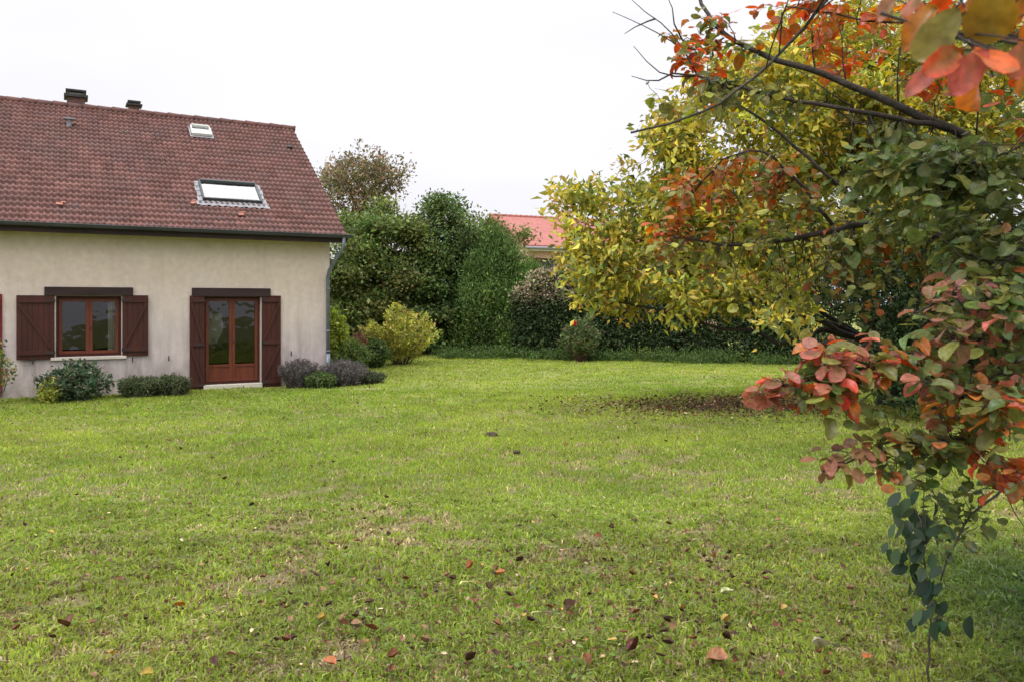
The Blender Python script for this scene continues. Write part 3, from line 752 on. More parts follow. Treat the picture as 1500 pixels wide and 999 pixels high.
litter = np.exp(-(((gx - 4.2) / 1.9) ** 2 + ((gy_ - 15.2) / 1.2) ** 2))[:, None] * .85
cg = cg * (1 - litter) + np.array([.07, .05, .035]) * litter
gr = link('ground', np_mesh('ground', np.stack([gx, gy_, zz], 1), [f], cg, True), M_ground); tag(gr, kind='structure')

# ================================================================== GRASS
def inside_house(x, y):
    dx, dy = x - HC[0], y - HC[1]; lx_ = dx * ca + dy * sa; ly_ = -dx * sa + dy * ca
    return (ly_ > -.02) & (ly_ < HD + .1) & (lx_ < .05) & (lx_ > -HL)
bands = [(2.7, 4.6, 16500, 1), (4.6, 7.5, 9000, 1), (7.5, 12, 3400, 0), (12, 19, 1500, 0), (19, 37, 520, 0)]
VV, FF, CC = [], [], []; vo = 0
for y0, y1, dens, near in bands:
    k = .69; area = k * (y1 ** 2 - y0 ** 2) + 3.4 * (y1 - y0); n = int(dens * area)
    y = np.sqrt(rng.random(n) * (y1 ** 2 - y0 ** 2) + y0 ** 2) + rng.normal(0, .12, n); x = (rng.random(n) * 2 - 1) * (k * y + 1.7)
    # clumping
    cl = fbm(x * 6, y * 6, 3) + .35 * vnoise(x * 19, y * 19); dr = dryness(x, y)
    lit = .9 * np.exp(-(((x - 4.2) / 2.0) ** 2 + ((y - 15.2) / 1.2) ** 2))
    keep = (~inside_house(x, y)) & (rng.random(n) < np.clip(.35 + (cl - .5) * 2.0, .25, 1) * (1 - .62 * dr) * (1 - lit))
    x, y, cl, dr = x[keep], y[keep], cl[keep], dr[keep]; n = len(x); z = gz(x, y) - .006
    wd = (.0026 + .00055 * y) * np.exp(rng.normal(0, .2, n)); edge = smooth(13.5, 10., np.abs(x)) if False else 1
    h = (.033 + .045 * np.clip(cl - .45, 0, 1)) * np.exp(rng.normal(0, .25, n)) * (1 - .3 * dr) * .86
    hshade = 1 + .9 * smooth(.9, 2.6, x - .25 * y) * (1 - smooth(5, 9, y)); h = h * hshade   # uncut below the bush
    a = rng.random(n) * 2 * math.pi; fx, fy = np.cos(a), np.sin(a); lean = np.abs(rng.normal(.45, .4, n)) * h
    la = rng.random(n) * 2 * math.pi; lx_, ly_ = np.cos(la) * lean, np.sin(la) * lean
    t = np.clip(tint(x, y) * 1.0 + rng.normal(0, .22, n), 0, 1)[:, None]
    g1, g2 = np.array([.215, .330, .046]), np.array([.445, .505, .088])
    c = g1 * (1 - t) + g2 * t
    sd_ = (rng.random(n) < .10 * (1 - .7 * smooth(8, 16, y)) + .62 * dr)[:, None]; c = np.where(sd_, np.array([.50, .40, .24]) * np.exp(rng.normal(0, .25, (n, 1))), c)
    br = (rng.random(n) < .04 + .12 * (y < 6) + .12 * dr)[:, None]; c = np.where(br, np.array([.17, .11, .06]) * np.exp(rng.normal(0, .3, (n, 1))), c)
    patch = np.clip((fbm(x * 1.7 + 90, y * 1.7 + 4, 4) - .5) * 2.4 + .5, 0, 1)[:, None]; c = c * (1 - .24 * patch) 
    shade_mix = (smooth(1.3, 2.4, x - .12 * y) * (1 - smooth(4.5, 7, y)))[:, None]; c = c * (1 - shade_mix) + (np.array([.085, .15, .032]) * np.exp(rng.normal(0, .3, (n, 1)))) * shade_mix  # lusher green below the bush, with its shade put into the blade colour
    c = c * np.exp(rng.normal(0, .20, (n, 1))) * (1 + .14 * smooth(8, 18, y))[:, None] if False else c * np.exp(rng.normal(0, .20, (n, 1)))
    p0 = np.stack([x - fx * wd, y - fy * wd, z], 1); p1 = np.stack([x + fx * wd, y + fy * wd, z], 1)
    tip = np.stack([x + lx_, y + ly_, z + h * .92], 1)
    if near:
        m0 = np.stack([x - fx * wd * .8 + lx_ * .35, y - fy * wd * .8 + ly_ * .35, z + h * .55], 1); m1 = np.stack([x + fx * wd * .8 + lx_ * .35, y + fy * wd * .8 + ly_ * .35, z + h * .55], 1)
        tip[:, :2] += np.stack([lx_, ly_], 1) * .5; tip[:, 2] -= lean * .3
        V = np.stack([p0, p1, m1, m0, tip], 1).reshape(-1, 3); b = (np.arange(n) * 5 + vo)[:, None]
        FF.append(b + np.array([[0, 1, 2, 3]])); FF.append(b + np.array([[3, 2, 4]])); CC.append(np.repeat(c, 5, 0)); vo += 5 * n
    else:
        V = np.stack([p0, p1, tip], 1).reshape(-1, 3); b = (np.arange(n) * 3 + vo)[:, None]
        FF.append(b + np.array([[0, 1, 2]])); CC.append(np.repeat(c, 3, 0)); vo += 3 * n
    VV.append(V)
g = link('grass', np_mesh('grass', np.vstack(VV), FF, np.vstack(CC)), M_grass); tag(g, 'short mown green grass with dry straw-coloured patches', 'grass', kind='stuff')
# broad-leaved weeds and clover between the blades
n = 9000; y = np.sqrt(rng.random(n) * (14 ** 2 - 2.8 ** 2) + 2.8 ** 2); x = (rng.random(n) * 2 - 1) * .69 * y
k = (fbm(x * 1.1 + 70, y * 1.1, 3) > .5) & (~inside_house(x, y)); x, y = x[k], y[k]; n = len(x)
c = np.stack([x, y, gz(x, y) + rng.uniform(.02, .045, n)], 1)
me = leaves_mesh('weeds', c, unit(np.stack([rng.normal(size=n), rng.normal(size=n), np.abs(rng.normal(0, .4, n))], 1)), np.array([0, 0, 1.]) + rng.normal(0, .3, (n, 3)), rng.uniform(.018, .045, n), rng.uniform(.012, .026, n), pick([(3, (.13, .21, .035)), (1, (.18, .25, .06)), (.6, (.09, .15, .04))], n), OV)
tag(link('lawn_weeds', me, M_leaf), 'small clover and broad-leaved weeds scattered through the lawn', 'weeds', kind='stuff')

# ================================================================== FALLEN LEAVES
BR, RU, OR_, YE, PA = (.065, .035, .024), (.16, .065, .035), (.42, .16, .06), (.46, .33, .08), (.42, .32, .22)
def fallen(px, py, size, colr, label, group=None, curl=1.):
    dd = 1.7 * F / (py - HY)
    for _ in range(6):
        X = (px - CX) / F * dd; dd = (EYE - gzs(X, dd) - .03) * F / (py - HY)
    X = (px - CX) / F * dd; v, tf = RD0; s = size * 1.08; a = rng.random() * 6.28
    z0 = .0
    V = v.copy(); V[:, 0] = (V[:, 0] - .5) * s; V[:, 1] *= s * .75
    V[:, 2] = (np.abs(v[:, 1]) ** 1.4 * .9 + (v[:, 0] - .5) ** 2 * .5) * s * curl * rng.uniform(.6, 1.9) + rng.normal(0, .04 * s, len(v))
    cols = np.tile(np.array(colr), (len(V), 1)) * np.exp(rng.normal(0, .18, (len(V), 1)))
    me = np_mesh('fallen_leaf', V, tf, cols, True)
    o = link('fallen_leaf', me, M_dead); o.location = (X, dd, gzs(X, dd) + .050); o.rotation_euler = (rng.normal(0, .3), rng.normal(0, .3), a)
    st = MB(); st.tube([(-.5 * s, 0, .2 * s * curl * .2), (-.75 * s, .05 * s, .02)], .0016, 4)
    so_ = st.build('stalk', M_bark, o)
    tag(o, label, 'leaf', group); return o
hero = [(735, 845, .075, OR_, 'large orange curled leaf lying in the middle of the foreground lawn'), (542, 926, .07, RU, 'single russet leaf lying left of the dry patch near the bottom'),
 (483, 977, .075, (.36, .12, .05), 'orange-brown leaf at the bottom edge of the lawn, left of centre'), (769, 908, .05, YE, 'small upright yellow leaf in the foreground lawn'),
 (1065, 873, .07, (.42, .44, .22), 'pale green curled leaf on the grass, left of the sapling'), (1052, 972, .11, (.34, .16, .09), 'long tan-brown leaf on the grass near the bottom right'),
 (470, 912, .05, YE, 'yellow leaf lying left of the russet one'), (1205, 952, .09, (.42, .38, .26), 'pale straw-coloured leaf on the grass at lower right'),
 (837, 893, .08, BR, 'dark brown curled leaf standing up in the foreground grass'), (262, 893, .06, (.42, .16, .04), 'bright orange leaf beside dark ones on the left lawn'),
 (930, 955, .085, (.09, .03, .025), 'dark maroon folded leaf in the foreground, right of centre'), (1270, 969, .055, (.42, .13, .04), 'orange leaf on the shaded grass at the bottom right'),
 (165, 963, .05, (.5, .3, .08), 'ochre leaf on the lower left lawn'), (99, 925, .1, (.13, .06, .035), 'flat brown leaf on the dry patch at lower left'),
 (182, 715, .07, PA, 'pale leaf on the mid lawn below the house window'), (1000, 895, .045, YE, 'small yellow leaf on the right half of the lawn'), (690, 834, .06, (.33, .12, .05), 'rust leaf just left of the large orange leaf'),
 (214, 995, .05, YE, 'yellow leaf cut by the bottom edge of the photo'), (409, 858, .04, (.5, .36, .1), 'small yellow leaf upright on the left lawn'), (1046, 820, .045, (.4, .16, .06), 'small orange leaf on the right lawn, above the pale green one')]
for h_ in hero: fallen(*h_)
kinds = [(BR, 'dark brown leaf lying on the lawn', 'dark brown fallen leaves'), (RU, 'reddish brown leaf lying on the lawn', 'reddish fallen leaves'), ((.24, .14, .08), 'dull tan leaf lying on the lawn', 'tan fallen leaves'), ((.5, .33, .1), 'pale yellow leaf lying on the lawn', 'yellow fallen leaves')]
for i in range(210):
    k = kinds[rng.choice(4, p=[.40, .27, .24, .09])]
    py = 600 + 395 * rng.random() ** .65; px = rng.uniform(20, 1330)
    if i < 110: px = rng.uniform(380, 1150); py = rng.uniform(760, 995)
    fallen(px, py, rng.uniform(.024, .058), k[0], k[1], k[2])
# litter: crumbs all over, a dense patch below the yellow tree
n1 = 5200; a = rng.normal(size=(n1, 2)); x1 = 4.2 + a[:, 0] * 1.5; y1 = 15.2 + a[:, 1] * .9
n2 = 1500; y2 = np.sqrt(rng.random(n2) * (24 ** 2 - 9) + 9); x2 = (rng.random(n2) * 2 - 1) * .66 * y2
n3 = 5200; y3 = rng.uniform(2.9, 7, n3) ; x3 = rng.normal(.2, 1.7, n3)
x = np.concatenate([x1, x2, x3]); y = np.concatenate([y1, y2, y3]); k = ~inside_house(x, y); k[n1:] &= (fbm(x * .9 + 12, y * .9, 3)[n1:] > .47); x, y = x[k], y[k]; n = len(x)
s = np.where(y > 9, rng.uniform(.03, .075, n), rng.uniform(.010, .038, n))
c = np.stack([x, y, gz(x, y) + rng.uniform(.015, .045, n)], 1)
me = leaves_mesh('litter', c, rng.normal(size=(n, 3)) * [1, 1, .3], np.array([0, 0, 1.]) + rng.normal(0, .45, (n, 3)), s, s * .6, pick([(4, (.07, .04, .028)), (2, (.14, .07, .04)), (1.2, (.26, .17, .10)), (.3, (.5, .4, .25))], n, .3), OV)
tag(link('leaf_litter', me, M_dead), 'crumbled brown leaf litter, densest beneath the yellow tree', 'leaf litter', kind='stuff')
# soil clods dug up by a mole
def clod(px, py, s, label):
    dd = (EYE - .1) * F / (py - HY); X = (px - CX) / F * dd
    import bmesh
    bm = bmesh.new(); bmesh.ops.create_icosphere(bm, subdivisions=3, radius=s)
    for v in bm.verts:
        q = v.co.normalized(); v.co = q * s * (1 + .5 * (fbm(np.array(q.x * 3 + px), np.array(q.y * 3 + q.z * 2.2), 3) - .5)); v.co.z *= .45
    me = bpy.data.meshes.new('soil_clod'); bm.to_mesh(me); bm.free(); o = link('soil_clod', me, M_soil); o.location = (X, dd, gzs(X, dd) + .03); tag(o, label, 'soil clod')
clod(720, 640, .09, 'dark crumbly soil clod on the middle of the lawn'); clod(757, 669, .05, 'low smear of bare soil on the lawn below the dark clod')

# ================================================================== TREES AND SHRUBS
def blob(px, py, d, rx, ry, rz_): return (P(px, py, d), (rx, ry, rz_))
def base_at(px, d): X = (px - CX) / F * d; return (X, d, gzs(X, d))
def to_boughs(c, o, blobs, nb, br, frac=.72):
    bc, bo = sample_blobs(blobs, nb, .16); n = len(c); i = rng.integers(0, nb, n); use = rng.random(n) < frac
    sz = rng.uniform(.6, 1.35, nb)[i][:, None]; off = rng.normal(size=(n, 3)); off = unit(off) * rng.random((n, 1)) ** .4
    c2 = bc[i] + off * br * 1.5 * sz * [1, 1, .75]; o2 = unit(off + bo[i] * .4 + [0, 0, .5])
    return np.where(use[:, None], c2, c), np.where(use[:, None], o2, o)
def plant(name, label, cat, px, d, blobs, ncl, per, cr, L, W, pal, mtl, trunk=None, shell=.45, boughs=0, br=.35, group=None, bark=M_bark, nl=10, tw=120, **kw):
    b = base_at(px, d); e_ = empty(name, b, label, cat, group)
    c, o = sample_blobs(blobs, ncl, shell)
    if boughs: c, o = to_boughs(c, o, blobs, boughs, br)
    k = c[:, 2] > gz(c[:, 0], c[:, 1]) + .03; c, o = c[k], o[k]
    build_foliage('foliage', e_, c, o, per, cr, L, W, pal, mtl, **kw)
    if trunk: build_wood('trunk', e_, b, trunk[0], trunk[1], c, bark, nl, tw)
    return e_, c
G_dark = [(3, (.075, .125, .035)), (2, (.12, .175, .05)), (.7, (.18, .22, .08)), (.7, (.04, .07, .025))]
G_olive = [(3, (.12, .16, .042)), (2, (.18, .215, .06)), (1, (.07, .105, .03)), (.5, (.23, .23, .09))]
G_brown = [(2, (.17, .13, .075)), (2, (.22, .18, .085)), (1.5, (.13, .14, .055)), (.7, (.28, .17, .09))]
G_con = [(3, (.085, .145, .038)), (2, (.13, .20, .052)), (1, (.04, .08, .025))]
G_con2 = [(3, (.10, .18, .042)), (2, (.15, .24, .055)), (1, (.055, .10, .03))]
G_hedge = [(3, (.038, .062, .024)), (2, (.062, .09, .034)), (1, (.025, .042, .018))]
G_pale = [(2, (.42, .35, .25)), (1.6, (.34, .22, .18)), (1.5, (.26, .29, .13))]
YEL = [(3, (.43, .39, .06)), (2.4, (.56, .44, .065)), (2.4, (.26, .29, .06)), (1.2, (.15, .19, .055)), (.5, (.42, .25, .08))]
# sparse walnut behind the house
plant('walnut_tree', 'tall sparse brownish tree with bare twigs rising behind the house corner', 'tree', 520, 40, [blob(525, 265, 40, 2.3, 2.2, 1.6), blob(545, 250, 40, 1.2, 1.5, 1.3), blob(490, 262, 40, 1.1, 1.3, 1.1), blob(520, 310, 40, 1.9, 1.9, 1.5)], 250, 30, .27, .17, .085, G_brown, M_leaf, (P(525, 260, 40), .22), shell=.4, nl=22, tw=200, clumpjit=.2)
# broadleaf mass left of centre
def dense(px, d, blobs, label, pal, n=420, per=60, trunk_py=330, name='hazel_tree', L=.13, W=.085, cr=.26, mtl=M_leaf, **kw):
    return plant(name, label, 'tree', px, d, blobs, n, per, cr, L, W, pal, mtl, (P(px, trunk_py, d), .16), shell=.33, nl=10, tw=80, boughs=int(n / 9), br=.30, **kw)
dense(555, 33, [blob(555, 350, 33, 1.9, 1.7, 1.3), blob(548, 420, 32.5, 1.9, 1.8, 1.5), blob(520, 400, 31.5, 1.3, 1.2, 1.6), blob(590, 380, 32.6, 1.3, 1.4, 1.4), blob(560, 470, 33, 1.7, 1.6, 1.3), blob(505, 460, 31.5, 1.2, 1.2, 1.2)], 'broad dark green tree just right of the house corner', G_olive, 760, 62, clumpjit=.28)
dense(650, 34, [blob(650, 350, 34, 1.3, 1.3, 1.5), blob(640, 315, 34, .6, .7, .6), blob(665, 330, 34.5, .7, .7, .9), blob(630, 400, 33.6, 1.7, 1.5, 1.6), blob(665, 420, 34, 1.3, 1.3, 1.6), blob(620, 470, 33, 1.7, 1.4, 1.2)], 'dark green bushy tree with a ragged top, between the broad tree and the conifer', G_dark, 620, 62)
dense(715, 38, [blob(705, 350, 38, 1.2, 1.1, 1.2), blob(735, 365, 38, 1.2, 1.1, 1.1), blob(715, 420, 38, 1.8, 1.4, 2.2), blob(722, 335, 38, .4, .4, .6)], 'olive tree top showing behind the green conifer beside the red roof', G_olive, 320, 50)
# conifers
def conifer(px, d, topy, wpx, label, pal, ncl=520):
    b = base_at(px, d); zt = P(px, topy, d)[2]; Rb = wpx / F * d / 2; e_ = empty('conifer', b, label, 'conifer')
    u = rng.random(ncl) ** .8; a = rng.random(ncl) * 6.28; prof = np.minimum(1, (1 - u) * 2.3) ** .7 * (.62 + .62 * vnoise(a * 3 + px, u * 9)); rr = prof * Rb * rng.uniform(.65, 1.0, ncl)
    c = np.stack([b[0] + np.cos(a) * rr, b[1] + np.sin(a) * rr, b[2] + .1 + u * (zt - b[2] - .15)], 1); o = unit(np.stack([np.cos(a), np.sin(a), np.full(ncl, .5)], 1))
    build_foliage('foliage', e_, c, o, 66, .17, .13, .04, pal, M_leafd, flat=1.6, upw=.1, outw=1., rnd=.5, axis_down=-.9, clumpjit=.2)
    build_wood('trunk', e_, b, (b[0], b[1], zt - .6), .1, c[:60], M_bark, 10, 60)
conifer(722, 33, 352, 128, 'taller bright green conifer at the centre of the back hedge', G_con, 760); conifer(682, 33.8, 392, 88, 'dark green conifer tucked against the bushy tree, left of the taller one', G_hedge, 420)
conifer(776, 32.5, 398, 116, 'shorter bright green conifer below the red roof', G_con2, 600); conifer(822, 33.5, 412, 90, 'low green conifer behind the pale-topped hedge, farthest right of its row', G_con2, 320)
# laurel hedge: curves toward the camera on the right
def hedge(name, label, pts, thick, n, per, L=.12, W=.06, pal=G_hedge, top=None, cat='hedge'):
    pts = np.array(pts, float)   # x, y, height
    seg = np.linalg.norm(np.diff(pts[:, :2], axis=0), axis=1); s = np.concatenate([[0], np.cumsum(seg)])
    t = rng.random(n) * s[-1]; x = np.interp(t, s, pts[:, 0]); y = np.interp(t, s, pts[:, 1]); h = np.interp(t, s, pts[:, 2]) * (.93 + .14 * vnoise(t * .9, t * 0 + 3) + .06 * vnoise(t * 4, t * 0))
    face = rng.random(n); z = np.where(face < .72, rng.random(n) ** .85 * h, h * rng.uniform(.82, 1, n)); off = np.where(face < .72, -thick / 2 * rng.uniform(.7, 1.05, n) * (1 - .35 * (z / h) ** 4), rng.uniform(-1, 1, n) * thick / 2)
    bk = rng.random(n) < .2; off = np.where(bk & (face < .72), -off, off)
    i = np.clip(np.searchsorted(s, t) - 1, 0, len(seg) - 1); dx = np.diff(pts[:, 0])[i] / seg[i]; dy = np.diff(pts[:, 1])[i] / seg[i]
    nx_, ny_ = -dy, dx    # left of direction: away from the camera when running to +x
    c = np.stack([x + nx_ * off, y + ny_ * off, gz(x, y) + z], 1); o = unit(np.stack([nx_ * off, ny_ * off, np.where(face < .72, .15, .8)], 1))
    e_ = empty(name, (pts[0, 0], pts[0, 1], gzs(pts[0, 0], pts[0, 1])), label, cat)
    build_foliage('foliage', e_, c, o, per, .15, L, W, pal, M_leafd, clumpjit=.25, topcol=top, upw=.5, outw=.8)
    m = MB(); q = .3
    while q < s[-1]:
        X = np.interp(q, s, pts[:, 0]); Y = np.interp(q, s, pts[:, 1]); H = np.interp(q, s, pts[:, 2])
        for _ in range(2):
            a = rng.normal(0, .15, 2); m.tube(curve((X, Y, gzs(X, Y)), (X + a[0], Y + a[1], H * .85), 5, 0, .03), [.035, .03, .025, .018, .01], 5)
        q += .5
    m.build('stems', M_bark2, e_, local=False)
def GP(px, d): return ((px - CX) / F * d, d)
hedge('laurel_hedge', 'long clipped dark hedge with faded pinkish tops along the back of the lawn', [(*GP(770, 31.5), 2.4), (*GP(800, 31), 3.0), (*GP(880, 30.5), 3.05), (*GP(980, 30), 2.9), (*GP(1100, 29), 2.8), (*GP(1180, 28), 2.8)], 1.5, 3600, 40, .10, .055, top=(2.2, .28, G_pale, .8))
hedge('conifer_hedge', 'dark evergreen hedge in shade closing the right side of the lawn', [(*GP(1120, 29.5), 3.0), (*GP(1220, 28.5), 3.7), (*GP(1300, 27.5), 4.2), (*GP(1450, 26), 4.2), (*GP(1600, 23), 4.4), (*GP(1900, 17), 4.4)], 1.8, 3200, 28, .13, .05)
hedge('rear_hedge', 'dark shrub hedge filling the back corner under the trees', [(*GP(470, 33), 2.6), (*GP(600, 35), 2.6), (*GP(770, 34.5), 2.6)], 1.6, 1300, 26, .13, .07)
# shaded evergreen shrub under the yellow tree, to the right
plant('evergreen_shrub', 'dark evergreen shrub in deep shade behind the red-leaved bush', 'shrub', 1370, 13.5, [blob(1390, 500, 13.5, 1.5, 1.3, 1.0), blob(1360, 420, 14, 1.3, 1.2, .9), blob(1480, 450, 13, 1.6, 1.4, 1.5), blob(1330, 545, 13.5, .7, .8, .5)], 420, 50, .16, .10, .05, G_hedge, M_leafd, (P(1390, 430, 13.5), .08), shell=.35, nl=8, tw=60)
# yellow tree
rng = np.random.default_rng(21)
ytb = [blob(1180, 150, 15, 1.8, 1.8, 1.25), blob(1280, 100, 15.5, 1.7, 1.8, 1.2), blob(1080, 210, 14.5, 1.5, 1.6, 1.2), blob(985, 300, 14.5, 1.1, 1.3, 1.0), blob(900, 330, 14.3, .85, 1.0, .75), blob(880, 395, 14.2, .6, .9, .45),
       blob(955, 400, 14.3, 1.05, 1.2, .7), blob(1050, 380, 14.5, 1.2, 1.3, .9), blob(1150, 350, 14.5, 1.4, 1.4, 1.0), blob(1120, 440, 14, .9, 1.0, .45), blob(1250, 300, 15, 1.8, 1.6, 1.4), blob(845, 270, 14.3, .32, .4, .30), blob(1390, 240, 15, 1.8, 1.6, 1.6), blob(840, 325, 14.2, .22, .4, .25)]
b = base_at(1300, 15.5); e_ = empty('yellow_tree', b, 'broad tree with yellow-green autumn leaves overhanging the right of the lawn', 'tree')
ytb += [blob(1450, 120, 15.5, 1.8, 1.8, 1.5), blob(1340, 160, 15, 1.5, 1.6, 1.2), blob(1190, 60, 15.5, 1.1, 1.3, .5), blob(1000, 235, 14.5, .9, 1, .9)]
c, o = sample_blobs(ytb, 1550, .36); c, o = to_boughs(c, o, ytb, 230, .30, .66)
build_foliage('foliage', e_, c, o, 46, .17, .135, .058, YEL, M_leaf, flat=.7, clumpjit=.2, axis_down=.55, upw=.5, outw=.5, rnd=.7, tpl=RH)
build_wood('trunk', e_, b, P(1240, 170, 15.2), .17, c, M_bark2, 26, 420, sag=-.05)
# upright twig ends at the left top of the crown
# shrubs by the house corner
SPI = [(3, (.40, .40, .08)), (2, (.50, .46, .10)), (1.5, (.22, .26, .06)), (.4, (.3, .18, .08))]
def spray_shrub(name, label, px, d, topy, wpx, nst, pal, L=.07, W=.03, per=26, lean=1., mtl=M_leaf, cr=.05, basew=.2, cat='shrub', bark=M_bark, zfrac=.15):
    b = np.array(base_at(px, d)); H = P(px, topy, d)[2] - b[2]; Wd = wpx / F * d / 2; e_ = empty(name, b, label, cat)
    m = MB(); cs, os_ = [], []
    for i in range(nst):
        a = rng.random() * 6.28; q = rng.random() ** .6; tip = b + np.array([math.cos(a) * Wd * q, math.sin(a) * Wd * q, H * (1 - .55 * q * q * lean) * rng.uniform(.8, 1.03)])
        s0 = b + np.array([math.cos(a) * Wd * basew * q, math.sin(a) * Wd * basew * q, 0]); pl = curve(s0, tip, 7, .12, .03); m.tube(pl, np.linspace(.012, .003, 7), 4, cap=False)
        for t in np.linspace(zfrac, 1, 9):
            j = t * 6; k = int(min(j, 5)); cs.append(pl[k] * (1 - (j - k)) + pl[k + 1] * (j - k)); os_.append(unit((pl[k + 1] - pl[k])[None])[0])
    m.build('stems', bark, e_, local=False)
    build_foliage('foliage', e_, np.array(cs), np.array(os_), per // 3, cr, L, W, pal, mtl, flat=1, upw=.3, outw=.2, rnd=.8, clumpjit=.15)
    return e_
spray_shrub('spirea_shrub', 'yellow-green shrub with upright sprays standing clear on the lawn edge', 588, 27, 446, 120, 75, SPI, L=.12, W=.05, per=33, cr=.05, zfrac=.2, lean=.8)
spray_shrub('golden_shrub', 'bright yellow-green shrub half hidden by the house downpipe', 492, 24.5, 458, 44, 80, [(3, (.30, .36, .05)), (1, (.20, .26, .05))], L=.09, W=.05, per=30, cr=.07)
spray_shrub('russet_shrub', 'small red-brown shrub behind the yellow-green sprays', 526, 25.6, 488, 40, 45, [(3, (.24, .115, .075)), (1, (.30, .17, .09)), (.8, (.13, .10, .05))], L=.08, W=.045, per=24, cr=.06)
spray_shrub('green_weed_shrub', 'loose green shrub between downpipe and yellow-green sprays', 518, 24, 500, 62, 90, [(3, (.10, .16, .04)), (2, (.16, .20, .05))], L=.08, W=.035, per=24, cr=.06)
spray_shrub('low_green_shrub', 'low dark green shrub at the left foot of the spirea', 548, 25.5, 497, 50, 60, G_dark, L=.08, W=.05, per=27, cr=.06)
LAV = [(3, (.145, .125, .13)), (2, (.19, .165, .17)), (1, (.10, .10, .075)), (.7, (.07, .08, .045))]
spray_shrub('lavender', 'grey-purple lavender clump against the wall right of the french window', 440, 19.75, 527, 66, 130, LAV, L=.05, W=.012, per=27, cr=.03, lean=.5, basew=.6)
spray_shrub('lavender', 'grey lavender clump at the house corner in front of the downpipe', 503, 20.2, 527, 74, 150, LAV, L=.05, W=.012, per=27, cr=.03, lean=.6, basew=.6)
spray_shrub('heather_mound', 'low dark green mound at the right end of the corner lavender', 540, 20.6, 545, 50, 110, [(2, (.06, .085, .035)), (1, (.12, .12, .08))], L=.05, W=.02, per=24, cr=.03, lean=.6, basew=.7)
spray_shrub('creeping_shrub', 'dark green mat of foliage in front of the wall lavender', 468, 19.5, 545, 50, 90, G_dark, L=.05, W=.025, per=24, cr=.03, lean=.6, basew=.7)
spray_shrub('peony_bush', 'dark leafy bush growing under the house window sill', 112, 17.2, 534, 100, 60, [(3, (.055, .095, .05)), (2, (.10, .14, .07)), (.6, (.24, .22, .15))], L=.11, W=.05, per=21, cr=.07, lean=.8, basew=.4)
spray_shrub('yellow_leaved_plant', 'small yellow-leaved plant at the left foot of the window bush', 72, 16.6, 560, 36, 24, [(2, (.36, .36, .06)), (1, (.14, .2, .05))], L=.08, W=.035, per=15, cr=.05, lean=.8)
spray_shrub('heath_shrub', 'low spreading green shrub between window bush and french window', 205, 17.8, 553, 58, 90, [(3, (.085, .115, .045)), (1.5, (.14, .15, .08)), (1, (.05, .075, .035))], L=.06, W=.022, per=27, cr=.04, lean=.45, basew=.8)
spray_shrub('heath_shrub', 'low green shrub touching the left shutter of the french window', 250, 18.1, 551, 50, 90, [(3, (.085, .115, .045)), (1.5, (.15, .15, .09)), (1, (.05, .075, .035))], L=.06, W=.022, per=27, cr=.04, lean=.4, basew=.8)
spray_shrub('climbing_rose', 'thin leafy rose reaching in at the left edge beside the red shutter', -10, 16.3, 486, 60, 9, [(2, (.12, .17, .05)), (1, (.3, .22, .07))], L=.07, W=.045, per=15, cr=.05, zfrac=.55)
# rose bush in front of the hedge
spray_shrub('rose_bush', 'small rose bush with a bare stem base in front of the dark hedge', 850, 28.5, 458, 68, 70, [(3, (.085, .13, .045)), (2, (.13, .17, .06)), (.5, (.2, .12, .07))], L=.08, W=.05, per=24, cr=.07, zfrac=.45, bark=noise_mat('red_stem', (.09, .05, .04), (.14, .08, .06), 8))
rb = bpy.data.objects['rose_bush']
fc = P(842, 474, 27.6); n = 34; d_ = unit(rng.normal(size=(n, 3)))
link('flower', leaves_mesh('flower', fc + d_ * .01, d_, unit(rng.normal(size=(n, 3))), .075, .06, pick([(1, (.55, .02, .04))], n, .15), OV), M_leaf, rb, local=False)
# ragged weeds at the foot of the hedge
xs_ = []; 
for k in range(170):
    px = rng.uniform(640, 1180); d0 = 30.2 if px < 765 else 29.7 - (px - 765) / 415 * 2.6
    xs_.append((*GP(px, d0 + rng.normal(0, .25)), rng.uniform(.1, .35)))
cs = np.array([(x, y, gzs(x, y) + h * .5) for x, y, h in xs_]); e_ = link('hedge_undergrowth', leaves_mesh('u', (np.repeat(cs, 60, 0) + rng.normal(0, .12, (len(cs) * 60, 3))), rng.normal(size=(len(cs) * 60, 3)) + [0, 0, 1.4], rng.normal(size=(len(cs) * 60, 3)), .13, .03, pick([(2, (.10, .17, .04)), (1, (.07, .11, .03))], len(cs) * 60), RH), M_leaf)
tag(e_, 'long uncut grass and weeds along the foot of the back hedge', 'undergrowth', kind='stuff')

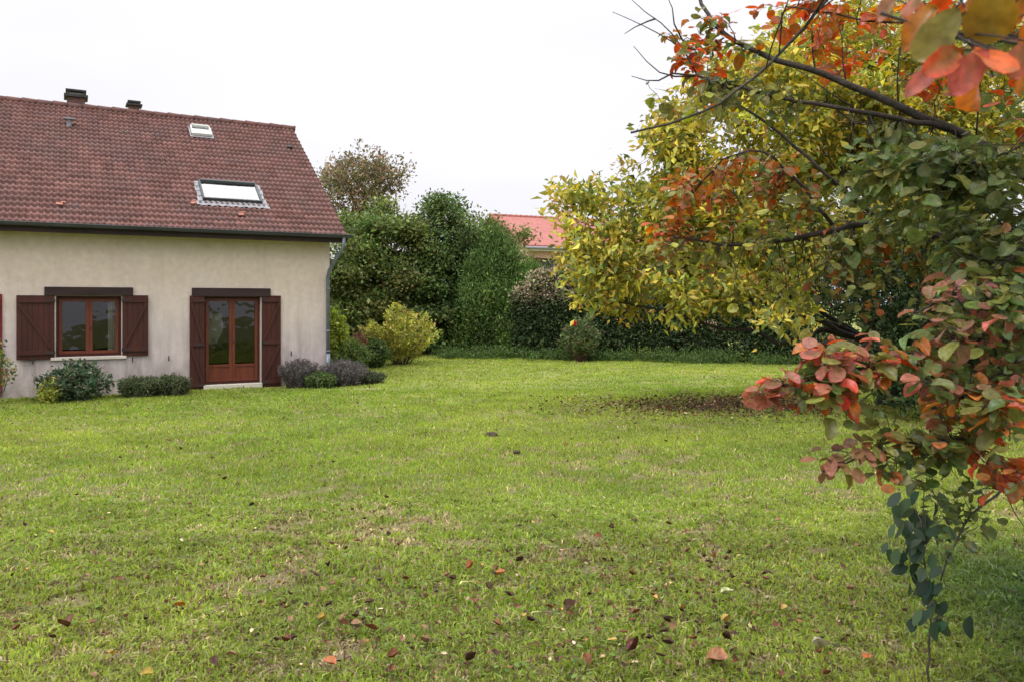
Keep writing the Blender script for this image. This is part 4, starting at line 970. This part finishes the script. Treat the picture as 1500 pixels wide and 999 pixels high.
# ================================================================== SMOKE BUSH (foreground right)
rng = np.random.default_rng(5)
base = np.array([3.15, 4.3, gzs(3.15, 4.3)]); sb = empty('smoke_bush', base, 'large bush with round red, orange and green autumn leaves leaning in from the right', 'bush')
crotch = base + np.array([-.05, -.1, .75]); hub = np.array([2.75, 4.0, 2.0])
m = MB(); m.tube(curve(base, crotch, 5, 0, .02), [.11, .09, .085, .08, .075], 10); m.tube(curve(crotch, hub, 6, 0, .04), [.07, .06, .055, .05, .05, .045], 8)
m.tube(curve(crotch, (3.3, 3.2, 2.6), 6, 0, .05), [.06, .05, .045, .04, .035, .02], 8); m.tube(curve(crotch, (4.0, 4.9, 3.2), 6, 0, .05), [.06, .05, .045, .04, .035, .02], 8)
m.build('trunk', M_bark2, sb, True, local=False)
def resample(pts, step=.07):
    pts = np.array(pts, float); s = np.concatenate([[0], np.cumsum(np.linalg.norm(np.diff(pts, axis=0), axis=1))]); n = max(4, int(s[-1] / step)); t = np.linspace(0, s[-1], n)
    # smooth interpolation
    out = np.stack([np.interp(t, s, pts[:, i]) for i in range(3)], 1)
    for _ in range(3): out[1:-1] = (out[:-2] + 2 * out[1:-1] + out[2:]) / 4
    out[1:-1] += rng.normal(0, .004, out[1:-1].shape); return out
limbs = []   # (points, r0, r1)
def limb(pix, r0, r1, start=None):
    pts = ([start] if start is not None else []) + [P(*q) for q in pix]; pl = resample(pts); limbs.append((pl, np.linspace(r0, r1, len(pl)))); return pl
S2 = np.array([3.3, 3.2, 2.6])
B1 = limb([(1500, 243, 3.5), (1388, 188, 3.55), (1316, 156, 3.6), (1240, 124, 3.65), (1156, 94, 3.7), (1116, 80, 3.7), (1060, 56, 3.8), (1030, 10, 3.9), (1010, -40, 4.)], .030, .007, hub)
B2 = limb([(1388, 190, 3.56), (1300, 172, 3.5), (1250, 158, 3.5), (1170, 153, 3.5), (1090, 130, 3.5), (1040, 115, 3.5), (985, 108, 3.55)], .014, .004)
B3 = limb([(1330, -110, 3.2), (1250, -40, 3.15), (1210, 0, 3.1), (1172, 50, 3.1), (1132, 90, 3.1), (1108, 112, 3.1), (1060, 152, 3.1), (1020, 172, 3.1), (960, 186, 3.1), (924, 195, 3.1)], .013, .0045, S2)
B4 = limb([(1500, 385, 3.7), (1400, 352, 3.8), (1330, 335, 3.9), (1268, 326, 4.0), (1160, 352, 4.1), (1060, 364, 4.2), (1020, 350, 4.3), (975, 345, 4.35)], .034, .004, hub)
B5 = limb([(1300, 333, 3.95), (1220, 268, 3.9), (1160, 208, 3.9), (1120, 180, 3.9), (1088, 158, 3.9)], .011, .006)
B6 = limb([(1220, 330, 4.0), (1160, 256, 4.1), (1116, 208, 4.1), (1060, 230, 4.2), (1000, 300, 4.3)], .010, .004)
B7 = limb([(1560, 470, 3.2), (1450, 500, 2.9), (1360, 515, 2.7), (1300, 528, 2.6), (1240, 540, 2.55), (1180, 560, 2.5), (1118, 576, 2.5)], .016, .003, crotch + [0, -.05, .15])
B8 = limb([(1580, 560, 3.3), (1500, 600, 2.9), (1430, 640, 2.7), (1360, 650, 2.6), (1300, 655, 2.55), (1262, 672, 2.5), (1205, 690, 2.5)], .014, .003, crotch)
B9 = limb([(1600, 640, 3.3), (1500, 690, 2.9), (1440, 735, 2.7), (1405, 780, 2.6), (1385, 815, 2.6), (1378, 850, 2.6)], .012, .003, crotch)
B10 = limb([(1500, 60, 3.2), (1400, 30, 3.3), (1290, 38, 3.5), (1220, 20, 3.6), (1150, 10, 3.7)], .012, .003, S2)
B11 = limb([(1560, 340, 3.0), (1480, 380, 2.7), (1400, 430, 2.6), (1340, 460, 2.6)], .014, .004, hub)
B12 = limb([(1700, 100, 2.0), (1600, 60, 1.3), (1510, 62, .95), (1420, 65, .9), (1330, 40, .9), (1290, 20, .9)], .010, .002, S2)
B13 = limb([(1600, 180, 3.2), (1520, 200, 3.), (1440, 240, 2.9), (1370, 250, 3.0)], .012, .003, hub)
B14 = limb([(1560, 480, 2.9), (1500, 520, 2.7), (1440, 560, 2.6), (1400, 590, 2.55)], .012, .003, crotch + [0, 0, .2])
for px, py, d in ((1700, 300, 4.5), (1750, 100, 4.2), (1800, 450, 4.4), (1650, -80, 3.8)): limb([(px, py, d)], .02, .006, hub)
# bare twigs at the upper left
for q in ([(1060, 56, 3.8), (1016, 90, 3.8), (980, 52, 3.85), (935, 38, 3.9), (897, 18, 3.9)], [(1020, 108, 3.5), (1000, 60, 3.6), (960, 28, 3.6), (925, 0, 3.6)], [(1016, 112, 3.55), (990, 125, 3.55), (965, 118, 3.6), (940, 90, 3.6), (928, 68, 3.6)], [(985, 108, 3.55), (960, 130, 3.5), (945, 135, 3.5), (925, 112, 3.5)], [(1000, 60, 3.6), (985, 20, 3.6), (975, -10, 3.6)], [(960, 28, 3.6), (940, 30, 3.6), (915, 50, 3.6)],
          [(1240, 124, 3.65), (1235, 60, 3.7), (1225, 20, 3.7)], [(1195, 108, 3.7), (1192, 60, 3.7), (1188, 0, 3.8)], [(1316, 156, 3.6), (1310, 90, 3.6), (1330, 20, 3.6)], [(1430, 200, 3.55), (1440, 120, 3.5), (1425, 20, 3.5)], [(1250, 158, 3.5), (1200, 130, 3.5), (1165, 100, 3.5)]): limb(q, .0045, .0015)
AP = np.vstack([l[0] for l in limbs]); AR = np.concatenate([l[1] for l in limbs])
RED, PINK, ORG, OLV, GRN, DGR, RUST = (.60, .075, .035), (.46, .13, .10), (.55, .17, .04), (.22, .22, .055), (.115, .18, .05), (.06, .10, .032), (.42, .12, .04)
YG = (.40, .40, .06)
regs = [ # cx cy rx ry d0 d1 n palette leaf spread
 (1050, 62, 75, 42, 3.5, 4.0, 11, [(3, OLV), (2, RED), (1, ORG), (1, GRN)], .058), (1150, 22, 110, 26, 3.5, 4.0, 10, [(3, RED), (2, RUST), (1, ORG)], .058), (1035, 92, 40, 22, 3.5, 3.7, 5, [(3, RED), (1, ORG), (1, OLV)], .058),
 (1230, 70, 80, 40, 3.7, 4.6, 12, [(3, RED), (1, RUST), (1, ORG)], .055), (1100, 150, 70, 36, 3.3, 3.8, 14, [(3, OLV), (2, DGR), (1, GRN)], .058), (1030, 165, 60, 30, 3.2, 3.8, 9, [(3, OLV), (1, ORG), (1, YG)], .055),
 (1060, 262, 85, 45, 3.9, 4.4, 25, [(3, RUST), (3, ORG), (1.6, OLV), (.8, RED)], .056), (985, 325, 26, 24, 4.1, 4.4, 9, [(3, ORG), (1, RED), (1, OLV)], .056), (1160, 265, 70, 35, 3.9, 4.4, 14, [(2, RUST), (3, OLV), (1, GRN)], .056),
 (1060, 370, 110, 45, 4.0, 4.6, 22, [(4, YG), (3, OLV), (1, RUST)], .056), (1200, 350, 110, 75, 3.8, 4.6, 44, [(3, OLV), (2, GRN), (2.6, YG), (.8, RUST)], .058), (1290, 420, 90, 60, 3.6, 4.5, 34, [(2, OLV), (3, DGR), (1, RUST)], .058), (1130, 440, 60, 24, 4.0, 4.4, 10, [(4, YG), (1, OLV)], .056),
 (1300, 255, 90, 40, 3.0, 3.7, 40, [(4, GRN), (2, OLV), (1, DGR)], .060), (1420, 260, 100, 60, 2.7, 3.6, 60, [(5, GRN), (3, DGR), (1, OLV)], .062), (1430, 350, 90, 50, 2.6, 3.5, 40, [(4, GRN), (2, DGR), (1, OLV), (.5, RUST)], .062), (1350, 330, 80, 30, 3.0, 3.9, 20, [(4, GRN), (2, OLV)], .060),
 (1425, 455, 90, 55, 2.4, 3.1, 30, [(3, GRN), (2.2, (.36, .16, .12)), (2, OLV), (.8, PINK)], .062), (1400, 545, 90, 45, 2.4, 3.0, 20, [(3, GRN), (1.4, PINK), (1.6, (.36, .16, .12)), (1., ORG), (2, OLV)], .062), (1440, 610, 75, 42, 2.3, 2.8, 15, [(2, PINK), (.5, RED), (1.6, ORG), (2.6, OLV), (2, GRN)], .064),
 (1240, 512, 62, 26, 2.4, 2.65, 11, [(1, RED), (3.4, PINK), (1.8, ORG), (2, OLV)], .064), (1215, 556, 62, 26, 2.4, 2.6, 9, [(2, PINK), (2, OLV), (1.4, GRN), (1, RED)], .062), (1138, 566, 30, 14, 2.45, 2.55, 5, [(3, PINK), (1.5, RED)], .060), (1250, 590, 50, 22, 2.4, 2.7, 6, [(3, OLV), (1.5, GRN), (1, ORG)], .06),
 (1350, 660, 60, 38, 2.4, 2.9, 15, [(3, OLV), (3, GRN), (1, RUST)], .055), (1212, 682, 12, 22, 2.45, 2.55, 3, [(3, (.28, .12, .08)), (1, OLV)], .055), (1305, 700, 14, 28, 2.5, 2.6, 4, [(1, RUST), (1, OLV), (1, DGR)], .05), (1470, 705, 30, 22, 2.3, 2.6, 5, [(2, RED), (2, RUST), (1, GRN)], .064),
 (1400, 740, 50, 40, 2.5, 2.8, 8, [(3, DGR), (1, GRN)], .045), (1640, 300, 110, 260, 2.8, 4.8, 120, [(3, GRN), (2, OLV), (1, RUST), (1, PINK)], .064), (1760, 500, 200, 150, 3.2, 4.8, 60, [(3, GRN), (2, DGR)], .064),
 (1560, -170, 380, 120, 1.9, 3.8, 130, [(3, GRN), (2, RED), (2, OLV)], .06), (1720, 760, 170, 140, 2.8, 3.8, 60, [(3, GRN), (2, DGR), (1, OLV)], .06), (1640, 880, 110, 150, 2.7, 3.5, 60, [(3, GRN), (3, DGR)], .06), (1480, 520, 60, 120, 2.5, 3.1, 22, [(3, GRN), (2, DGR), (1, PINK)], .06), (1600, 20, 70, 120, 1.8, 3.4, 50, [(3, GRN), (2, RED), (2, OLV)], .06), (1480, 110, 40, 70, 3.0, 3.6, 14, [(2, GRN), (2, OLV), (1.6, RED)], .06), (1380, 100, 60, 40, 3.4, 4.2, 8, [(2, RED), (1, PINK), (1, OLV)], .056), (1330, 20, 120, 25, 3.4, 4.2, 10, [(2, RED), (1, ORG)], .056)]
LC, LA, LN, LL, LCOL = [], [], [], [], []; tw = MB()
for cx, cy, rx, ry, d0, d1, n, pal, ls in regs:
    for _ in range(n):
        a = rng.random() * 6.28; r_ = math.sqrt(rng.random()); tip = P(cx + rx * r_ * math.cos(a), cy + ry * r_ * math.sin(a), rng.uniform(d0, d1))
        j = int(np.argmin(np.linalg.norm(AP - tip, axis=1) + rng.random(len(AP)) * .12)); st = AP[j]
        if np.linalg.norm(tip - st) < .04: tip = tip + rng.normal(0, .05, 3)
        pl = curve(st, tip, 6, .10, .05); rr_ = min(AR[j] * .5, .0035); tw.tube(pl, np.linspace(rr_, .0010, 6), 4, cap=False)
        k = int(rng.integers(8, 13)); cj = np.exp(rng.normal(0, .12)); bias = rng.choice(len(pal), p=np.array([q[0] for q in pal]) / sum(q[0] for q in pal))
        pal2 = [(q[0] + (4 if i == bias else 0), q[1]) for i, q in enumerate(pal)]
        dirn = tip - pl[-3]; dirn /= np.linalg.norm(dirn) + 1e-9
        for q in range(k):
            back = q / k * .16; p0 = tip - dirn * back * 1. + rng.normal(0, .006, 3)
            ang = q * 2.4 + rng.normal(0, .3); flat_ = .45; sd = np.cross(dirn, [0, 0, 1]); sd /= np.linalg.norm(sd) + 1e-9; up = np.cross(sd, dirn)
            ax = dirn * rng.uniform(.1, .8) + (sd * math.cos(ang) + up * math.sin(ang)) * .9; ax = ax * np.array([1, 1, .45]) + np.array([0, 0, -.22]); ax /= np.linalg.norm(ax)
            pet = rng.uniform(.012, .03); tw.tube([p0, p0 + ax * pet], [.0009, .0007], 3, cap=False)
            LC.append(p0 + ax * pet); LA.append(ax); LN.append(np.array([0, -.12, 1.]) + rng.normal(0, .38, 3)); LL.append(ls * .80 * math.exp(rng.normal(0, .24)))
            LCOL.append(pick(pal2, 1, .16)[0] * cj)
# hand-placed big leaves close to the camera, top right
near = [(1312, -2, 1280, 30, .95, .6, (.48, .18, .15)), (1350, -8, 1320, 26, .92, .62, PINK), (1372, 12, 1322, 62, .9, .55, ORG), (1404, 14, 1338, 92, .86, .55, (.26, .22, .07)), (1462, -12, 1440, 66, .84, .85, (.26, .15, .03)),
 (1425, -18, 1436, 44, .88, .7, ORG), (1404, 76, 1362, 104, .86, .36, RED), (1448, 74, 1388, 140, .82, .6, (.55, .12, .10)), (1456, 90, 1400, 146, .84, .6, (.62, .16, .04)), (1442, 72, 1476, 102, .85, .6, (.66, .12, .03)),
 (1512, 62, 1480, 118, .82, .8, (.50, .14, .11)), (1518, 104, 1484, 140, .82, .7, ORG), (1370, 102, 1332, 134, .92, .34, PINK), (1500, -10, 1478, 40, .9, .6, RUST), (1392, -20, 1368, 20, .95, .6, RED), (1540, 0, 1520, 60, .85, .8, ORG)]
NN0 = len(LC)
for bx_, by_, tx_, ty_, d, asp, c in near:
    p = P(bx_, by_, d); q = P(tx_, ty_, d + rng.normal(0, .03)); j = int(np.argmin(np.linalg.norm(AP - p, axis=1))); tw.tube(curve(AP[j], p, 4, .05, .03), [.0016, .0013, .0012, .001], 5, cap=False)
    LC.append(p); LA.append(q - p); LN.append(np.array([-.15, -1.0, .35]) + rng.normal(0, .25, 3)); LL.append(float(np.linalg.norm(q - p))); LCOL.append(np.array(c) * .95)
for px, py, d, s, ax, c in ((1235, 578, 2.45, .05, (0, 0, -1), (.62, .03, .015)), (1455, 705, 2.5, .07, (1, .1, -.2), (.6, .03, .015)), (1200, 590, 2.5, .05, (.5, 0, -.6), ORG)):
    p = P(px, py, d); j = int(np.argmin(np.linalg.norm(AP - p, axis=1))); tw.tube(curve(AP[j], p, 4, .05, .03), .0012, 4, cap=False)
    LC.append(p); LA.append(np.array(ax, float)); LN.append(np.array([0, -1., .3])); LL.append(s); LCOL.append(np.array(c))
LC, LA, LN, LL, LCOL = map(np.array, (LC, LA, LN, LL, LCOL))
LW = LL * rng.uniform(.6, .86, len(LL)); LW[NN0:NN0 + 16] = LL[NN0:NN0 + 16] * np.array([q[5] for q in near])
me = leaves_mesh('foliage', LC, LA, LN, LL, LW, np.clip(LCOL, 0, .9), RD, True)
# green fading in from the midrib and tips on reddened leaves
colr = np.empty(len(me.vertices) * 4, np.float32); me.attributes['col'].data.foreach_get('color', colr); colr = colr.reshape(-1, 63, 4)
uu = np.repeat(.5 - .5 * np.cos(np.linspace(0, np.pi, 9)), 7); qq = np.abs(np.tile(np.linspace(-1, 1, 7), 9))
am = (rng.random(len(LL)) ** .8 * .95)[:, None, None] * (np.clip(1.05 - uu * .7 - qq * .55, 0, 1))[None, :, None]
colr[:, :, :3] = colr[:, :, :3] * (1 - am) + np.array([.16, .15, .04]) * am
me.attributes['col'].data.foreach_set('color', colr.ravel())
link('foliage', me, M_leafw, sb, local=False)
tw.build('twigs', M_bark2, sb, True, local=False)
for pl, rr_ in limbs:
    MB().tube(pl, rr_, 8 if rr_[0] > .006 else 5).build('branch', M_bark2, sb, True, local=False)

# dark leaved sapling below it
b = base_at(1362, 3.35); sp = empty('sapling', b, 'thin sapling with drooping blue-green leaves at the lower right', 'sapling')
pl = resample([np.array(b), P(1358, 960, 3.3), P(1366, 900, 3.25), P(1352, 840, 3.2), P(1350, 780, 3.15), P(1356, 735, 3.1), P(1350, 700, 3.1)], .05)
m = MB(); m.tube(pl, np.linspace(.006, .002, len(pl)), 6)
c, a_, n_, l_ = [], [], [], []
for cxp, cyp, k in ((1340, 735, 6), (1355, 752, 10), (1325, 765, 8), (1345, 790, 12), (1320, 800, 8), (1368, 775, 8), (1340, 830, 9), (1358, 850, 10), (1370, 880, 9), (1378, 905, 6), (1345, 870, 5)):
    p = P(cxp, cyp, 3.18 + rng.normal(0, .05)); j = int(np.argmin(np.linalg.norm(pl - p, axis=1))); m.tube(curve(pl[max(j - 2, 0)], p, 4, .1, .05), [.0025, .002, .0015, .001], 4, cap=False)
    for _ in range(k):
        c.append(p + rng.normal(0, .034, 3)); a_.append(np.array([rng.normal(-.1, .5), rng.normal(0, .5), -.8])); n_.append(np.array([rng.normal(0, .8), -.4, .6])); l_.append(rng.uniform(.05, .085))
n = len(c); link('foliage', leaves_mesh('foliage', np.array(c), np.array(a_), np.array(n_), np.array(l_), np.array(l_) * .58, pick([(3, (.04, .07, .04)), (1, (.08, .12, .065)), (1, (.03, .05, .035))], n), OV, True), M_leaf, sp, local=False)
m.build('stem', M_bark, sp, True, local=False)
